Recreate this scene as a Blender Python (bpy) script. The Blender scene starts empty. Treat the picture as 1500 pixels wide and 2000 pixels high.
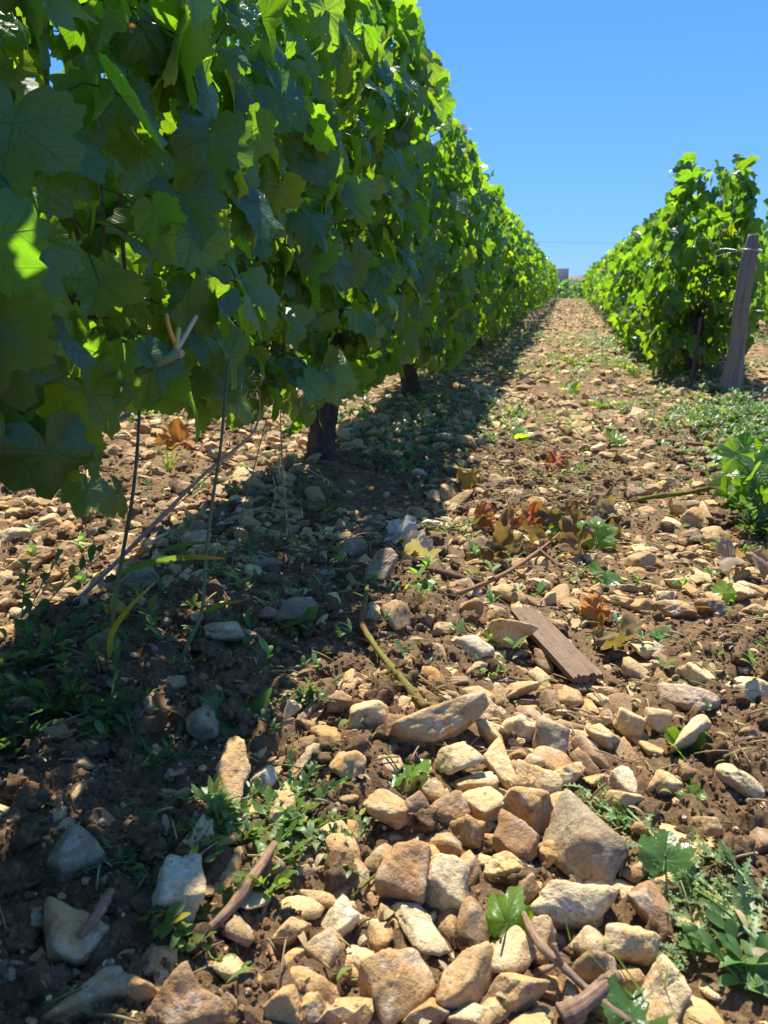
import bpy, math, random
import numpy as np
from mathutils import Vector, Matrix
random.seed(7)
R = np.random.default_rng(11)
sc = bpy.context.scene
col = sc.collection
# ------------------------------------------------------------------ camera
CAMH = 0.55
YAW, PITCH = math.radians(13.124), math.radians(16.629)
FPX = 1500.0
cf = np.array([-math.sin(YAW)*math.cos(PITCH), math.cos(YAW)*math.cos(PITCH), -math.sin(PITCH)])
cr = np.array([math.cos(YAW), math.sin(YAW), 0.0])
cu = np.cross(cr, cf)
CAMP = np.array([0, 0, CAMH])
cam = bpy.data.cameras.new('camera')
cam.sensor_fit = 'VERTICAL'; cam.sensor_height = 36; cam.lens = 27
cam.clip_start = 0.02; cam.clip_end = 3000
cam.dof.use_dof = True; cam.dof.focus_distance = 1.15; cam.dof.aperture_fstop = 11.0
co = bpy.data.objects.new('camera', cam); col.objects.link(co)
M3 = Matrix((cr, cu, -cf)).transposed()
co.matrix_world = Matrix.Translation(Vector(CAMP)) @ M3.to_4x4()
sc.camera = co
# ------------------------------------------------------------------ sky and sun
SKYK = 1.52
SUN_AZ, SUN_EL = 17.0, 58.0          # degrees left of the row direction, above the horizon
w = bpy.data.worlds.new('World'); sc.world = w; w.use_nodes = True
nt = w.node_tree; bg = nt.nodes['Background']
sky = nt.nodes.new('ShaderNodeTexSky'); sky.sky_type = 'NISHITA'; sky.sun_disc = False
sky.sun_elevation = math.radians(SUN_EL); sky.sun_rotation = math.radians(-SUN_AZ)
sky.altitude = 300; sky.air_density = 1.0; sky.dust_density = 0.25; sky.ozone_density = 2.5
hs = nt.nodes.new('ShaderNodeHueSaturation'); hs.inputs['Saturation'].default_value = 1.22
nt.links.new(sky.outputs[0], hs.inputs['Color'])
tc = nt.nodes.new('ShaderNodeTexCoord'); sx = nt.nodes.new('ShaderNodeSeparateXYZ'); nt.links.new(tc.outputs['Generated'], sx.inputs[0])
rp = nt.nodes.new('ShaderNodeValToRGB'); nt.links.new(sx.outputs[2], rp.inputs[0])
for k_, (p_, c_) in enumerate(((0.0, (1.5, 4.2, 9.8)), (.06, (1.25, 3.85, 9.8)), (.28, (.85, 2.95, 9.8)), (1.0, (1.5, 3.3, 8.0)))):  # zenith stop, out of view, is brightened to add ambient fill on the leaves
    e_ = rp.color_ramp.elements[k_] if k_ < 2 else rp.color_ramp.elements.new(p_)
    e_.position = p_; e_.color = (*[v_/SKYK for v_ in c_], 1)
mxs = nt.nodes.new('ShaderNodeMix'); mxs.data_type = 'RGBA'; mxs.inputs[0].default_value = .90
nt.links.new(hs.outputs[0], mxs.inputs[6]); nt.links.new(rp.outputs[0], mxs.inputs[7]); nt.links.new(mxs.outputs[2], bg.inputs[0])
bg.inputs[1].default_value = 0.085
sl = bpy.data.lights.new('sun', 'SUN'); sl.energy = 4.6; sl.angle = math.radians(0.5); sl.color = (1, 0.94, 0.82)
so = bpy.data.objects.new('sun', sl); col.objects.link(so)
a_, e_ = math.radians(SUN_AZ), math.radians(SUN_EL)
SD = Vector((-math.sin(a_)*math.cos(e_), math.cos(a_)*math.cos(e_), math.sin(e_)))
so.rotation_euler = SD.to_track_quat('Z', 'Y').to_euler(); so.location = (-20, 60, 90)
sc.view_settings.view_transform = 'Standard'; sc.view_settings.look = 'None'
sc.view_settings.exposure = 1.28; sc.view_settings.gamma = 1.0
sc.cycles.max_bounces = 8; sc.cycles.diffuse_bounces = 4; sc.cycles.transmission_bounces = 6
sc.cycles.use_denoising = True; sc.cycles.sample_clamp_indirect = 6.0
# ------------------------------------------------------------------ maths helpers
def ray(px, py): return cf + cr*(px-750)/FPX + cu*(1000-py)/FPX
def proj(P):
    q = np.asarray(P, float) - CAMP
    d = q @ cf
    return 750+FPX*(q@cr)/d, 1000-FPX*(q@cu)/d, d
def gp(px, py, z=0.0):
    d = ray(px, py); return CAMP + d*((z-CAMH)/d[2])
def atY(px, py, y):                     # point on the ray at world distance y along the rows
    d = ray(px, py); return CAMP + d*(y/d[1])
def ihash(ix, iy, iz=0, s=0):
    h = (ix.astype(np.int64)*374761393 + iy.astype(np.int64)*668265263 + np.int64(1)*np.asarray(iz).astype(np.int64)*2147483647 + s*974634777) & 0xffffffff
    h = ((h ^ (h >> 13)) * 1274126177) & 0xffffffff
    h = (h ^ (h >> 16)); h = (h*2246822519) & 0xffffffff
    return ((h ^ (h >> 15)) & 0xffffff).astype(float)/0xffffff
def n2(x, y, s=0):
    ix = np.floor(x); iy = np.floor(y); fx = x-ix; fy = y-iy
    fx = fx*fx*(3-2*fx); fy = fy*fy*(3-2*fy)
    a = ihash(ix, iy, 0, s); b = ihash(ix+1, iy, 0, s); c = ihash(ix, iy+1, 0, s); d = ihash(ix+1, iy+1, 0, s)
    return (a*(1-fx)+b*fx)*(1-fy)+(c*(1-fx)+d*fx)*fy
def n3(P, s=0):
    i = np.floor(P); f = P-i; f = f*f*(3-2*f); r = 0
    for dx in (0, 1):
        for dy in (0, 1):
            for dz in (0, 1):
                wgt = (f[..., 0] if dx else 1-f[..., 0])*(f[..., 1] if dy else 1-f[..., 1])*(f[..., 2] if dz else 1-f[..., 2])
                r = r + wgt*ihash(i[..., 0]+dx, i[..., 1]+dy, i[..., 2]+dz, s)
    return r
def worley(x, y, s=0):
    ix = np.floor(x); iy = np.floor(y); best = np.full(x.shape, 9.0); rv = np.zeros(x.shape)
    for dx in (-1, 0, 1):
        for dy in (-1, 0, 1):
            cx = ix+dx; cy = iy+dy
            px = cx+ihash(cx, cy, 1, s); py = cy+ihash(cx, cy, 2, s); rr = ihash(cx, cy, 3, s)
            d = (px-x)**2+(py-y)**2; m = d < best
            best = np.where(m, d, best); rv = np.where(m, rr, rv)
    return np.sqrt(best), rv
def sstep(a, b, x):
    t = np.clip((x-a)/(b-a), 0, 1); return t*t*(3-2*t)
ROWS = 1.41; XL, XR = -0.71, 0.72
def height(x, y, fine=True):
    x = np.asarray(x, float); y = np.asarray(y, float)
    far = np.sqrt(x*x+y*y)
    h = 0.030*(n2(x*2.2+5, y*2.0, 1)-.5) + 0.016*(n2(x*6, y*6, 2)-.5)
    k = np.abs(((x-XL+ROWS/2) % ROWS)-ROWS/2)
    h = h + 0.028*np.exp(-(k/.24)**2) + 0.016*np.exp(-((k-.5)/.10)**2)*(n2(x*1.5, y*1.5, 8))
    if fine:
        m = sstep(.30, .62, n2(x*3.1+9, y*2.7+4, 3))*.75+.25
        for sc_, am, sd in ((.075, .020, 4), (.034, .012, 5), (.016, .0062, 6)):
            d, r = worley(x/sc_+1.3*n2(x/sc_, y/sc_, 15+sd), y/sc_+1.3*n2(x/sc_+50, y/sc_, 25+sd), sd)
            h = h + 1.25*am*m*(.25+r)*np.sqrt(np.clip(1-(d/.72)**2, 0, 1))*np.exp(-far*(.03/sc_)*.35)
        h = h + .005*(n2(x*70, y*70, 7)-.5)*np.exp(-far*.5)
    drop = -0.75*sstep(27.5, 36, y) - 8.5*sstep(36, 100, y)
    return h + drop
# ------------------------------------------------------------------ mesh building
class MB:
    def __init__(s): s.V = []; s.F = []; s.T = []; s.U = []; s.n = 0
    def add(s, V, F, tint=(1, 1, 1), U=None):
        V = np.asarray(V, float).reshape(-1, 3); F = np.asarray(F, np.int64).reshape(-1, 3)
        s.V.append(V); s.F.append(F+s.n)
        T = np.asarray(tint, float)
        if T.ndim == 1: T = np.tile(T, (len(V), 1))
        s.T.append(T)
        s.U.append(np.zeros((len(V), 3)) if U is None else np.asarray(U, float).reshape(-1, 3))
        s.n += len(V)
    def mesh(s, name, mat, origin=(0, 0, 0), smooth=True):
        V = np.concatenate(s.V)-np.asarray(origin, float); F = np.concatenate(s.F); T = np.concatenate(s.T); U = np.concatenate(s.U)
        me = bpy.data.meshes.new(name)
        me.vertices.add(len(V)); me.loops.add(len(F)*3); me.polygons.add(len(F))
        me.vertices.foreach_set('co', V.astype(np.float32).ravel())
        me.loops.foreach_set('vertex_index', F.astype(np.int32).ravel())
        me.polygons.foreach_set('loop_start', np.arange(0, len(F)*3, 3, dtype=np.int32))
        try: me.polygons.foreach_set('loop_total', np.full(len(F), 3, np.int32))
        except Exception: pass
        at = me.attributes.new('tint', 'FLOAT_COLOR', 'POINT')
        at.data.foreach_set('color', np.concatenate([T, np.ones((len(T), 1))], 1).astype(np.float32).ravel())
        at = me.attributes.new('luv', 'FLOAT_VECTOR', 'POINT')
        at.data.foreach_set('vector', U.astype(np.float32).ravel())
        me.polygons.foreach_set('use_smooth', np.full(len(F), smooth, bool))
        me.materials.append(mat)
        me.update(calc_edges=True)
        return me
def link(name, me, parent=None, loc=(0, 0, 0)):
    o = bpy.data.objects.new(name, me); col.objects.link(o)
    o.location = loc
    if parent: o.parent = parent
    return o
def tag(o, label=None, cat=None, group=None, kind=None):
    if label: o['label'] = label
    if cat: o['category'] = cat
    if group: o['group'] = group
    if kind: o['kind'] = kind
    return o
def empty(name, loc):
    o = bpy.data.objects.new(name, None); o.empty_display_size = .1; col.objects.link(o); o.location = [float(v) for v in loc]; return o
def one(name, mb, mat, loc, label, cat, group=None, kind=None):
    """a thing that is one mesh: world-space vertices, origin at loc"""
    o = link(name, mb.mesh(name, mat, loc), None, [float(v) for v in loc])
    return tag(o, label, cat, group, kind)
def part(name, mb, mat, parent):
    return link(name, mb.mesh(name, mat, parent.location), parent)
def curve(pts, n=16):
    P = np.asarray(pts, float)
    if len(P) == 2: return P[0]+(P[1]-P[0])*np.linspace(0, 1, n)[:, None]
    Q = np.vstack([2*P[0]-P[1], P, 2*P[-1]-P[-2]]); out = []
    m = len(P)-1
    for t in np.linspace(0, m-1e-6, n):
        i = int(t); f = t-i; a, b, c, d = Q[i], Q[i+1], Q[i+2], Q[i+3]
        out.append(.5*((2*b)+(-a+c)*f+(2*a-5*b+4*c-d)*f*f+(-a+3*b-3*c+d)*f**3))
    return np.array(out)
def frames(C):
    T = np.gradient(C, axis=0); T /= np.linalg.norm(T, axis=1)[:, None]+1e-9
    up = np.array([0, 0, 1.]) if abs(T[0][2]) < .9 else np.array([1., 0, 0])
    N = []; n = up-T[0]*(up@T[0]); n /= np.linalg.norm(n)
    for t in T:
        n = n-t*(n@t); n /= np.linalg.norm(n)+1e-9; N.append(n.copy())
    N = np.array(N); B = np.cross(T, N); return T, N, B
def tube(C, rad, sides=8, bump=None):
    C = np.asarray(C, float); n = len(C); T, N, B = frames(C)
    rad = np.interp(np.linspace(0, 1, n), np.linspace(0, 1, len(np.atleast_1d(rad))), np.atleast_1d(rad))
    a = np.linspace(0, 2*math.pi, sides, endpoint=False)
    r = rad[:, None]*np.ones((1, sides))
    if bump is not None: r = r*bump(a[None, :], np.linspace(0, 1, n)[:, None])
    V = C[:, None]+r[..., None]*(N[:, None]*np.cos(a)[None, :, None]+B[:, None]*np.sin(a)[None, :, None])
    V = V.reshape(-1, 3); F = []
    i = np.arange(n-1)[:, None]*sides; j = np.arange(sides)[None, :]; j2 = (j+1) % sides
    q = np.stack([i+j, i+j2, i+sides+j2, i+sides+j], -1).reshape(-1, 4)
    F = np.concatenate([q[:, [0, 1, 2]], q[:, [0, 2, 3]]])
    V = np.vstack([V, C[0], C[-1]]); k = n*sides
    jj = np.arange(sides); e = (n-1)*sides
    F = np.concatenate([F, np.stack([jj, np.full(sides, k), (jj+1) % sides], -1)[:, [0, 1, 2]],
                        np.stack([e+(jj+1) % sides, np.full(sides, k+1), e+jj], -1)])
    return V, F
def ico(sub):
    import bmesh
    bm = bmesh.new(); bmesh.ops.create_icosphere(bm, subdivisions=sub, radius=1)
    V = np.array([v.co[:] for v in bm.verts]); F = np.array([[v.index for v in f.verts] for f in bm.faces]); bm.free()
    return V/np.linalg.norm(V, axis=1)[:, None], F
ICO = {k: ico(k) for k in (1, 2, 3, 4, 5)}
def box(c, s, Rm=None):
    V = np.array([[x, y, z] for x in (-1, 1) for y in (-1, 1) for z in (-1, 1)], float)*np.asarray(s)/2
    F = np.array([[0, 1, 3], [0, 3, 2], [4, 6, 7], [4, 7, 5], [0, 4, 5], [0, 5, 1], [2, 3, 7], [2, 7, 6], [0, 2, 6], [0, 6, 4], [1, 5, 7], [1, 7, 3]])
    if Rm is not None: V = V @ np.asarray(Rm).T
    return V+np.asarray(c), F
def rotm(n, t):
    """matrix with columns x,y,z where z=n and y is t made square to n (arrays N,3)"""
    z = n/np.linalg.norm(n, axis=-1, keepdims=True)
    y = t-z*np.sum(t*z, -1, keepdims=True); y /= np.linalg.norm(y, axis=-1, keepdims=True)+1e-9
    x = np.cross(y, z); return np.stack([x, y, z], -1)
def rndrot(rng, k):
    q = rng.normal(size=(k, 4)); q /= np.linalg.norm(q, axis=1)[:, None]; a, b, c, d = q.T
    return np.stack([np.stack([1-2*(c*c+d*d), 2*(b*c-a*d), 2*(b*d+a*c)], -1), np.stack([2*(b*c+a*d), 1-2*(b*b+d*d), 2*(c*d-a*b)], -1),
                     np.stack([2*(b*d-a*c), 2*(c*d+a*b), 1-2*(b*b+c*c)], -1)], 1)
# ------------------------------------------------------------------ materials
class NT:
    def __init__(s, name):
        s.m = bpy.data.materials.new(name); s.m.use_nodes = True; s.t = s.m.node_tree; s.t.nodes.clear()
        s.out = s.t.nodes.new('ShaderNodeOutputMaterial')
    def n(s, typ, **kw):
        o = s.t.nodes.new(typ)
        for k, v in kw.items():
            if k.startswith('i_'): s.put(o.inputs[k[2:].replace('_', ' ')], v)
            else: setattr(o, k, v)
        return o
    def put(s, inp, v):
        if hasattr(v, 'is_linked') or isinstance(v, bpy.types.NodeSocket): s.t.links.new(v, inp)
        else: inp.default_value = v
    def math(s, op, a, b=0.0, c=None, clamp=False):
        o = s.t.nodes.new('ShaderNodeMath'); o.operation = op; o.use_clamp = clamp
        s.put(o.inputs[0], a); s.put(o.inputs[1], b)
        if c is not None: s.put(o.inputs[2], c)
        return o.outputs[0]
    def mix(s, f, a, b, blend='MIX'):
        o = s.t.nodes.new('ShaderNodeMix'); o.data_type = 'RGBA'; o.blend_type = blend
        s.put(o.inputs[0], f); s.put(o.inputs[6], a if not isinstance(a, tuple) else (*a, 1)); s.put(o.inputs[7], b if not isinstance(b, tuple) else (*b, 1))
        return o.outputs[2]
    def noise(s, vec, scale, detail=4, rough=.6, dist=0):
        o = s.n('ShaderNodeTexNoise'); o.inputs['Scale'].default_value = scale; o.inputs['Detail'].default_value = detail
        o.inputs['Roughness'].default_value = rough; o.inputs['Distortion'].default_value = dist
        s.t.links.new(vec, o.inputs['Vector']); return o.outputs['Fac']
    def ramp(s, f, a, b, lo=0., hi=1.):
        o = s.n('ShaderNodeMapRange'); s.put(o.inputs[0], f); o.inputs[1].default_value = a; o.inputs[2].default_value = b
        o.inputs[3].default_value = lo; o.inputs[4].default_value = hi; return o.outputs[0]
    def attr(s, name):
        o = s.n('ShaderNodeAttribute'); o.attribute_name = name; return o
    def bump(s, h, strength, dist, normal=None):
        o = s.n('ShaderNodeBump'); s.put(o.inputs['Height'], h); o.inputs['Strength'].default_value = strength; o.inputs['Distance'].default_value = dist
        if normal is not None: s.t.links.new(normal, o.inputs['Normal'])
        return o.outputs[0]
    def obj(s): return s.n('ShaderNodeTexCoord').outputs['Object']
    def pos(s): return s.n('ShaderNodeNewGeometry').outputs['Position']
    def bsdf(s, color, rough, normal=None, spec=.5):
        o = s.n('ShaderNodeBsdfPrincipled'); s.put(o.inputs['Base Color'], color if not isinstance(color, tuple) else (*color, 1)); s.put(o.inputs['Roughness'], rough)
        o.inputs['Specular IOR Level'].default_value = spec
        if normal is not None: s.t.links.new(normal, o.inputs['Normal'])
        return o.outputs[0]
    def end(s, sh): s.t.links.new(sh, s.out.inputs[0]); return s.m
def mat_vine_leaf():
    n = NT('vine_leaf'); at = n.attr('luv'); tint = n.attr('tint')
    sp = n.n('ShaderNodeSeparateXYZ'); n.t.links.new(at.outputs['Vector'], sp.inputs[0]); u, v, rnd = sp.outputs
    best = None; side = None
    for deg in (0, 52, -52, 112, -112):
        c, s_ = math.cos(math.radians(deg)), math.sin(math.radians(deg))
        al = n.math('ADD', n.math('MULTIPLY', u, s_), n.math('MULTIPLY', v, c))
        d = n.math('ABSOLUTE', n.math('SUBTRACT', n.math('MULTIPLY', u, c), n.math('MULTIPLY', v, s_)))
        neg = n.math('LESS_THAN', al, 0.0)
        dd = n.math('ADD', d, neg)
        wl = n.math('SUBTRACT', 0.020, n.math('MULTIPLY', al, 0.012))
        ln = n.math('SUBTRACT', 1.0, n.math('DIVIDE', dd, wl), clamp=True)
        # side veins leave this vein at an angle; only near it
        st = n.math('FRACT', n.math('MULTIPLY', n.math('SUBTRACT', al, n.math('MULTIPLY', d, 0.85)), 5.5))
        sv = n.math('SUBTRACT', 1.0, n.math('MULTIPLY', n.math('ABSOLUTE', n.math('SUBTRACT', st, 0.5)), 14.0), clamp=True)
        near = n.math('LESS_THAN', dd, n.math('MULTIPLY', al, 0.46))
        sv = n.math('MULTIPLY', n.math('MULTIPLY', sv, near), 0.45)
        ln = n.math('MAXIMUM', ln, sv)
        best = ln if best is None else n.math('MAXIMUM', best, ln)
    ob = n.obj()
    geo = n.n('ShaderNodeNewGeometry')
    mott = n.noise(ob, 38, 3)
    base = n.mix(rnd, (.062, .142, .050), (.098, .180, .048))
    base = n.mix(n.math('MULTIPLY', mott, .6), base, (.030, .075, .026))
    spot = n.ramp(n.noise(ob, 85, 4, .7), .66, .72, 0, .7)
    base = n.mix(spot, base, (.16, .13, .04))
    base = n.mix(1.0, base, tint.outputs['Color'], 'MULTIPLY')
    base = n.mix(n.math('MULTIPLY', best, .6), base, (.15, .22, .07))
    back = n.mix(n.math('MULTIPLY', best, .4), n.mix(1.0, (.095, .155, .070), tint.outputs['Color'], 'MULTIPLY'), (.16, .22, .10))
    colr = n.mix(geo.outputs['Backfacing'], base, back)
    ro = n.math('ADD', n.math('MULTIPLY', geo.outputs['Backfacing'], .25), n.ramp(mott, .3, .7, .25, .42))
    fine = n.noise(ob, 260, 3)
    nb = n.bump(n.math('SUBTRACT', n.math('ADD', n.math('MULTIPLY', mott, 1.2), n.math('MULTIPLY', fine, .25)), n.math('MULTIPLY', best, .9)), .5, .004)
    p = n.bsdf(colr, ro, nb, .5)
    tr = n.n('ShaderNodeBsdfTranslucent')
    tcol = n.mix(rnd, (.23, .50, .012), (.36, .62, .018))
    tcol = n.mix(1.0, tcol, tint.outputs['Color'], 'MULTIPLY')
    tcol = n.mix(n.math('MULTIPLY', best, .45), tcol, (.16, .30, .01))
    tcol = n.mix(n.ramp(mott, .35, .65, 0, .35), tcol, (.20, .36, .01))
    n.put(tr.inputs['Color'], tcol); n.t.links.new(nb, tr.inputs['Normal'])
    mx = n.n('ShaderNodeMixShader'); mx.inputs[0].default_value = .5
    n.t.links.new(p, mx.inputs[1]); n.t.links.new(tr.outputs[0], mx.inputs[2])
    return n.end(mx.outputs[0])
def mat_plant(name, transl=.35, rough=.5, bumpd=.001, spec=.4, scale=90):
    n = NT(name); tint = n.attr('tint'); ob = n.obj()
    m = n.noise(ob, scale, 4)
    c = n.mix(n.ramp(m, .3, .7, 0, .5), tint.outputs['Color'], n.mix(1.0, tint.outputs['Color'], (.5, .55, .45), 'MULTIPLY'))
    p = n.bsdf(c, rough, n.bump(m, .5, bumpd), spec)
    if not transl: return n.end(p)
    tr = n.n('ShaderNodeBsdfTranslucent'); n.put(tr.inputs['Color'], n.mix(1.0, c, (2.6, 2.6, .9), 'MULTIPLY'))
    mx = n.n('ShaderNodeMixShader'); mx.inputs[0].default_value = transl
    n.t.links.new(p, mx.inputs[1]); n.t.links.new(tr.outputs[0], mx.inputs[2])
    return n.end(mx.outputs[0])
def mat_rock():
    n = NT('limestone'); tint = n.attr('tint'); ob = n.pos()
    a = n.noise(ob, 16, 5, .6, .4); b = n.noise(ob, 55, 6, .7); c = n.noise(ob, 230, 4, .7); d = n.noise(ob, 30, 3, .6, 1.2)
    c0 = tint.outputs['Color']
    c1 = n.mix(n.ramp(a, .44, .64, 0, .70), c0, n.mix(1.0, c0, (.98, .75, .48), 'MULTIPLY'))
    c1 = n.mix(n.ramp(d, .54, .68, 0, .65), c1, n.mix(.6, c0, (.60, .53, .42)))
    c1 = n.mix(n.ramp(b, .51, .70, 0, .75), c1, (.17, .092, .048))
    c1 = n.mix(n.ramp(n.noise(ob, 140, 3, .6), .62, .70, 0, .7), c1, (.10, .06, .035))
    c1 = n.mix(n.ramp(c, .42, .70, 0, .42), c1, n.mix(1.0, c1, (.45, .38, .30), 'MULTIPLY'))
    vo = n.n('ShaderNodeTexVoronoi'); vo.feature = 'DISTANCE_TO_EDGE'; vo.inputs['Scale'].default_value = 26
    n.t.links.new(n.mix(.06, ob, n.n('ShaderNodeTexNoise').outputs['Color']), vo.inputs['Vector'])
    h = n.math('ADD', n.math('MULTIPLY', b, 1.0), n.math('MULTIPLY', c, .55))
    nb = n.bump(h, .75, .005); nb = n.bump(n.noise(ob, 620, 3), .45, .0012, nb)
    return n.end(n.bsdf(c1, .82, nb, .25))
def mat_soil():
    n = NT('soil'); ob = n.pos()
    a = n.noise(ob, 3.2, 4); b = n.noise(ob, 28, 5, .65); c = n.noise(ob, 150, 6, .75); e = n.noise(ob, 11, 5)
    c1 = n.mix(n.ramp(b, .32, .68), (.105, .060, .030), (.210, .128, .062))
    c1 = n.mix(n.ramp(c, .50, .72, 0, .8), c1, (.37, .255, .14))
    c1 = n.mix(n.ramp(a, .45, .68, 0, .5), c1, (.245, .16, .080))
    # far along the track single stones are too small: broken tan gravel colour
    sp = n.n('ShaderNodeSeparateXYZ'); n.t.links.new(ob, sp.inputs[0])
    v = n.n('ShaderNodeTexVoronoi'); v.inputs['Scale'].default_value = 24; n.t.links.new(ob, v.inputs['Vector'])
    sv = n.n('ShaderNodeSeparateColor'); n.t.links.new(v.outputs['Color'], sv.inputs[0])
    st = n.math('MULTIPLY', n.ramp(sv.outputs[0], .45, .55), n.ramp(v.outputs['Distance'], .55, .35))
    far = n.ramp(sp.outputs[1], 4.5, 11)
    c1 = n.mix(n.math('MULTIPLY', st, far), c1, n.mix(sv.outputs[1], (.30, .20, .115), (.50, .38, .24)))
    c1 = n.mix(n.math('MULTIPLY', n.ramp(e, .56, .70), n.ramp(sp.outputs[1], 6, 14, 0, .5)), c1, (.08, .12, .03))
    h = n.math('ADD', n.math('MULTIPLY', b, .6), c)
    nb = n.bump(h, .9, .006); nb = n.bump(n.noise(ob, 480, 4, .7), .8, .0018, nb)
    return n.end(n.bsdf(c1, .95, nb, .15))
def mat_wood(name, c_a, c_b, axis_scale=(60, 60, 3), bd=.002, tintmul=False):
    n = NT(name); ob = n.n('ShaderNodeTexCoord').outputs['Object']
    at = n.attr('luv')
    mp = n.n('ShaderNodeMapping'); n.t.links.new(at.outputs['Vector'], mp.inputs[0]); mp.inputs['Scale'].default_value = axis_scale
    g = n.noise(mp.outputs[0], 1.0, 5, .65, .6); h = n.noise(ob, 120, 4)
    c1 = n.mix(n.ramp(g, .35, .65), c_a, c_b)
    c1 = n.mix(n.ramp(h, .5, .8, 0, .5), c1, tuple(x*.5 for x in c_a))
    if tintmul: c1 = n.mix(1.0, c1, n.attr('tint').outputs['Color'], 'MULTIPLY')
    return n.end(n.bsdf(c1, .85, n.bump(n.math('ADD', g, n.math('MULTIPLY', h, .3)), .9, bd), .2))
def mat_plain(name, c, rough=.6, spec=.4, metallic=0, var=.2, scale=8, transl=0):
    n = NT(name); ob = n.obj(); m = n.noise(ob, scale, 4)
    cc = n.mix(n.ramp(m, .3, .7, 0, var), c, tuple(x*.55 for x in c))
    o = n.bsdf(cc, rough, None, spec)
    if metallic: o.node.inputs['Metallic'].default_value = metallic
    return n.end(o)
M_LEAF = mat_vine_leaf(); M_WEED = mat_plant('weed_green', .36, .45); M_STEM = mat_plant('stem', .12, .5, .0006)
M_DRY = mat_plant('dry_plant', .22, .75, .0012, .2, 60); M_ROCK = mat_rock(); M_SOIL = mat_soil()
M_BARK = mat_wood('vine_bark', (.040, .028, .020), (.150, .110, .080), (26, 26, 3.5), .004)
M_POST = mat_wood('weathered_post', (.12, .095, .07), (.40, .34, .27), (34, 34, 2.2), .003)
M_BOARD = mat_wood('weathered_board', (.10, .062, .038), (.34, .235, .15), (150, 150, 7), .002)
M_TWIG = mat_wood('twig_bark', (.14, .085, .055), (.38, .27, .18), (8, 8, 60), .0008, True)
M_WIRE = mat_plain('wire', (.45, .45, .44), .4, .5, .8)
M_CLOD = M_SOIL
# ------------------------------------------------------------------ ground
def ground():
    r = [0.0, .12, .2]; rr = .26
    while rr < 9: r.append(rr); rr *= 1.0052
    while rr < 45: r.append(rr); rr *= 1.012
    while rr < 2500: r.append(rr); rr *= 1.09
    r = np.array(r)
    fine = np.arange(-42, 44, .17); th = np.concatenate([np.arange(-180, -75, 4), np.arange(-75, -42, .8), fine, np.arange(44, 76, .8), np.arange(76, 180, 4)])
    th = np.radians(th)+0.0
    A = -(th-YAW*0)-YAW
    Rr, Aa = np.meshgrid(r, A, indexing='ij')
    X = -np.sin(-Aa)*1.0*Rr*-1; X = np.sin(Aa)*Rr; Y = np.cos(Aa)*Rr
    # seam-free polar sheet
    Z = height(X, Y) - .0
    V = np.stack([X, Y, Z], -1).reshape(-1, 3); n, m = Rr.shape
    i = np.arange(n-1)[:, None]*m; j = np.arange(m)[None, :]; j2 = (j+1) % m
    q = np.stack([i+j, i+m+j, i+m+j2, i+j2], -1).reshape(-1, 4)
    F = np.concatenate([q[:, [0, 1, 2]], q[:, [0, 2, 3]]])
    a, b, c = V[F[-1]]
    if np.cross(b-a, c-a)[2] < 0: F = F[:, ::-1]
    mb = MB(); mb.add(V, F)
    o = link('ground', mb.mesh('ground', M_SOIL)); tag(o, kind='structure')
    tag(o, 'brown stony vineyard soil running uphill between the vine rows')
ground()
# ------------------------------------------------------------------ vine leaves
def leaf_outline(lod, seed):
    rg = np.random.default_rng(seed)
    n = {0: 72, 1: 30, 2: 13}[lod]
    th = np.linspace(-177, 177, n)
    sp_ = rg.uniform(.75, 1.15)
    def r(t):
        a = abs(t)
        k = np.interp(a, [0, 14, 30, 44, 60, 78, 92, 112, 132, 150, 163, 177], [1.04, .97, .81, .88, .97, .86, .79, .84, .75, .70, .60, .22])
        dip = math.exp(-((a-29)/7.)**2)*.12+math.exp(-((a-88)/8.)**2)*.09
        return k-dip*sp_
    rad = np.array([r(t) for t in th])
    rad *= 1+.05*np.sin(np.radians(th)*2+rg.uniform(0, 6))*rg.uniform(.3, 1)
    if lod == 0:
        tooth = (np.arange(n) % 4)/3.0
        rad *= 1.03-.10*tooth*(.6+.8*rg.random(n))
    elif lod == 1: rad *= 1-.09*(np.arange(n) % 2)
    return np.radians(th), rad
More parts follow.
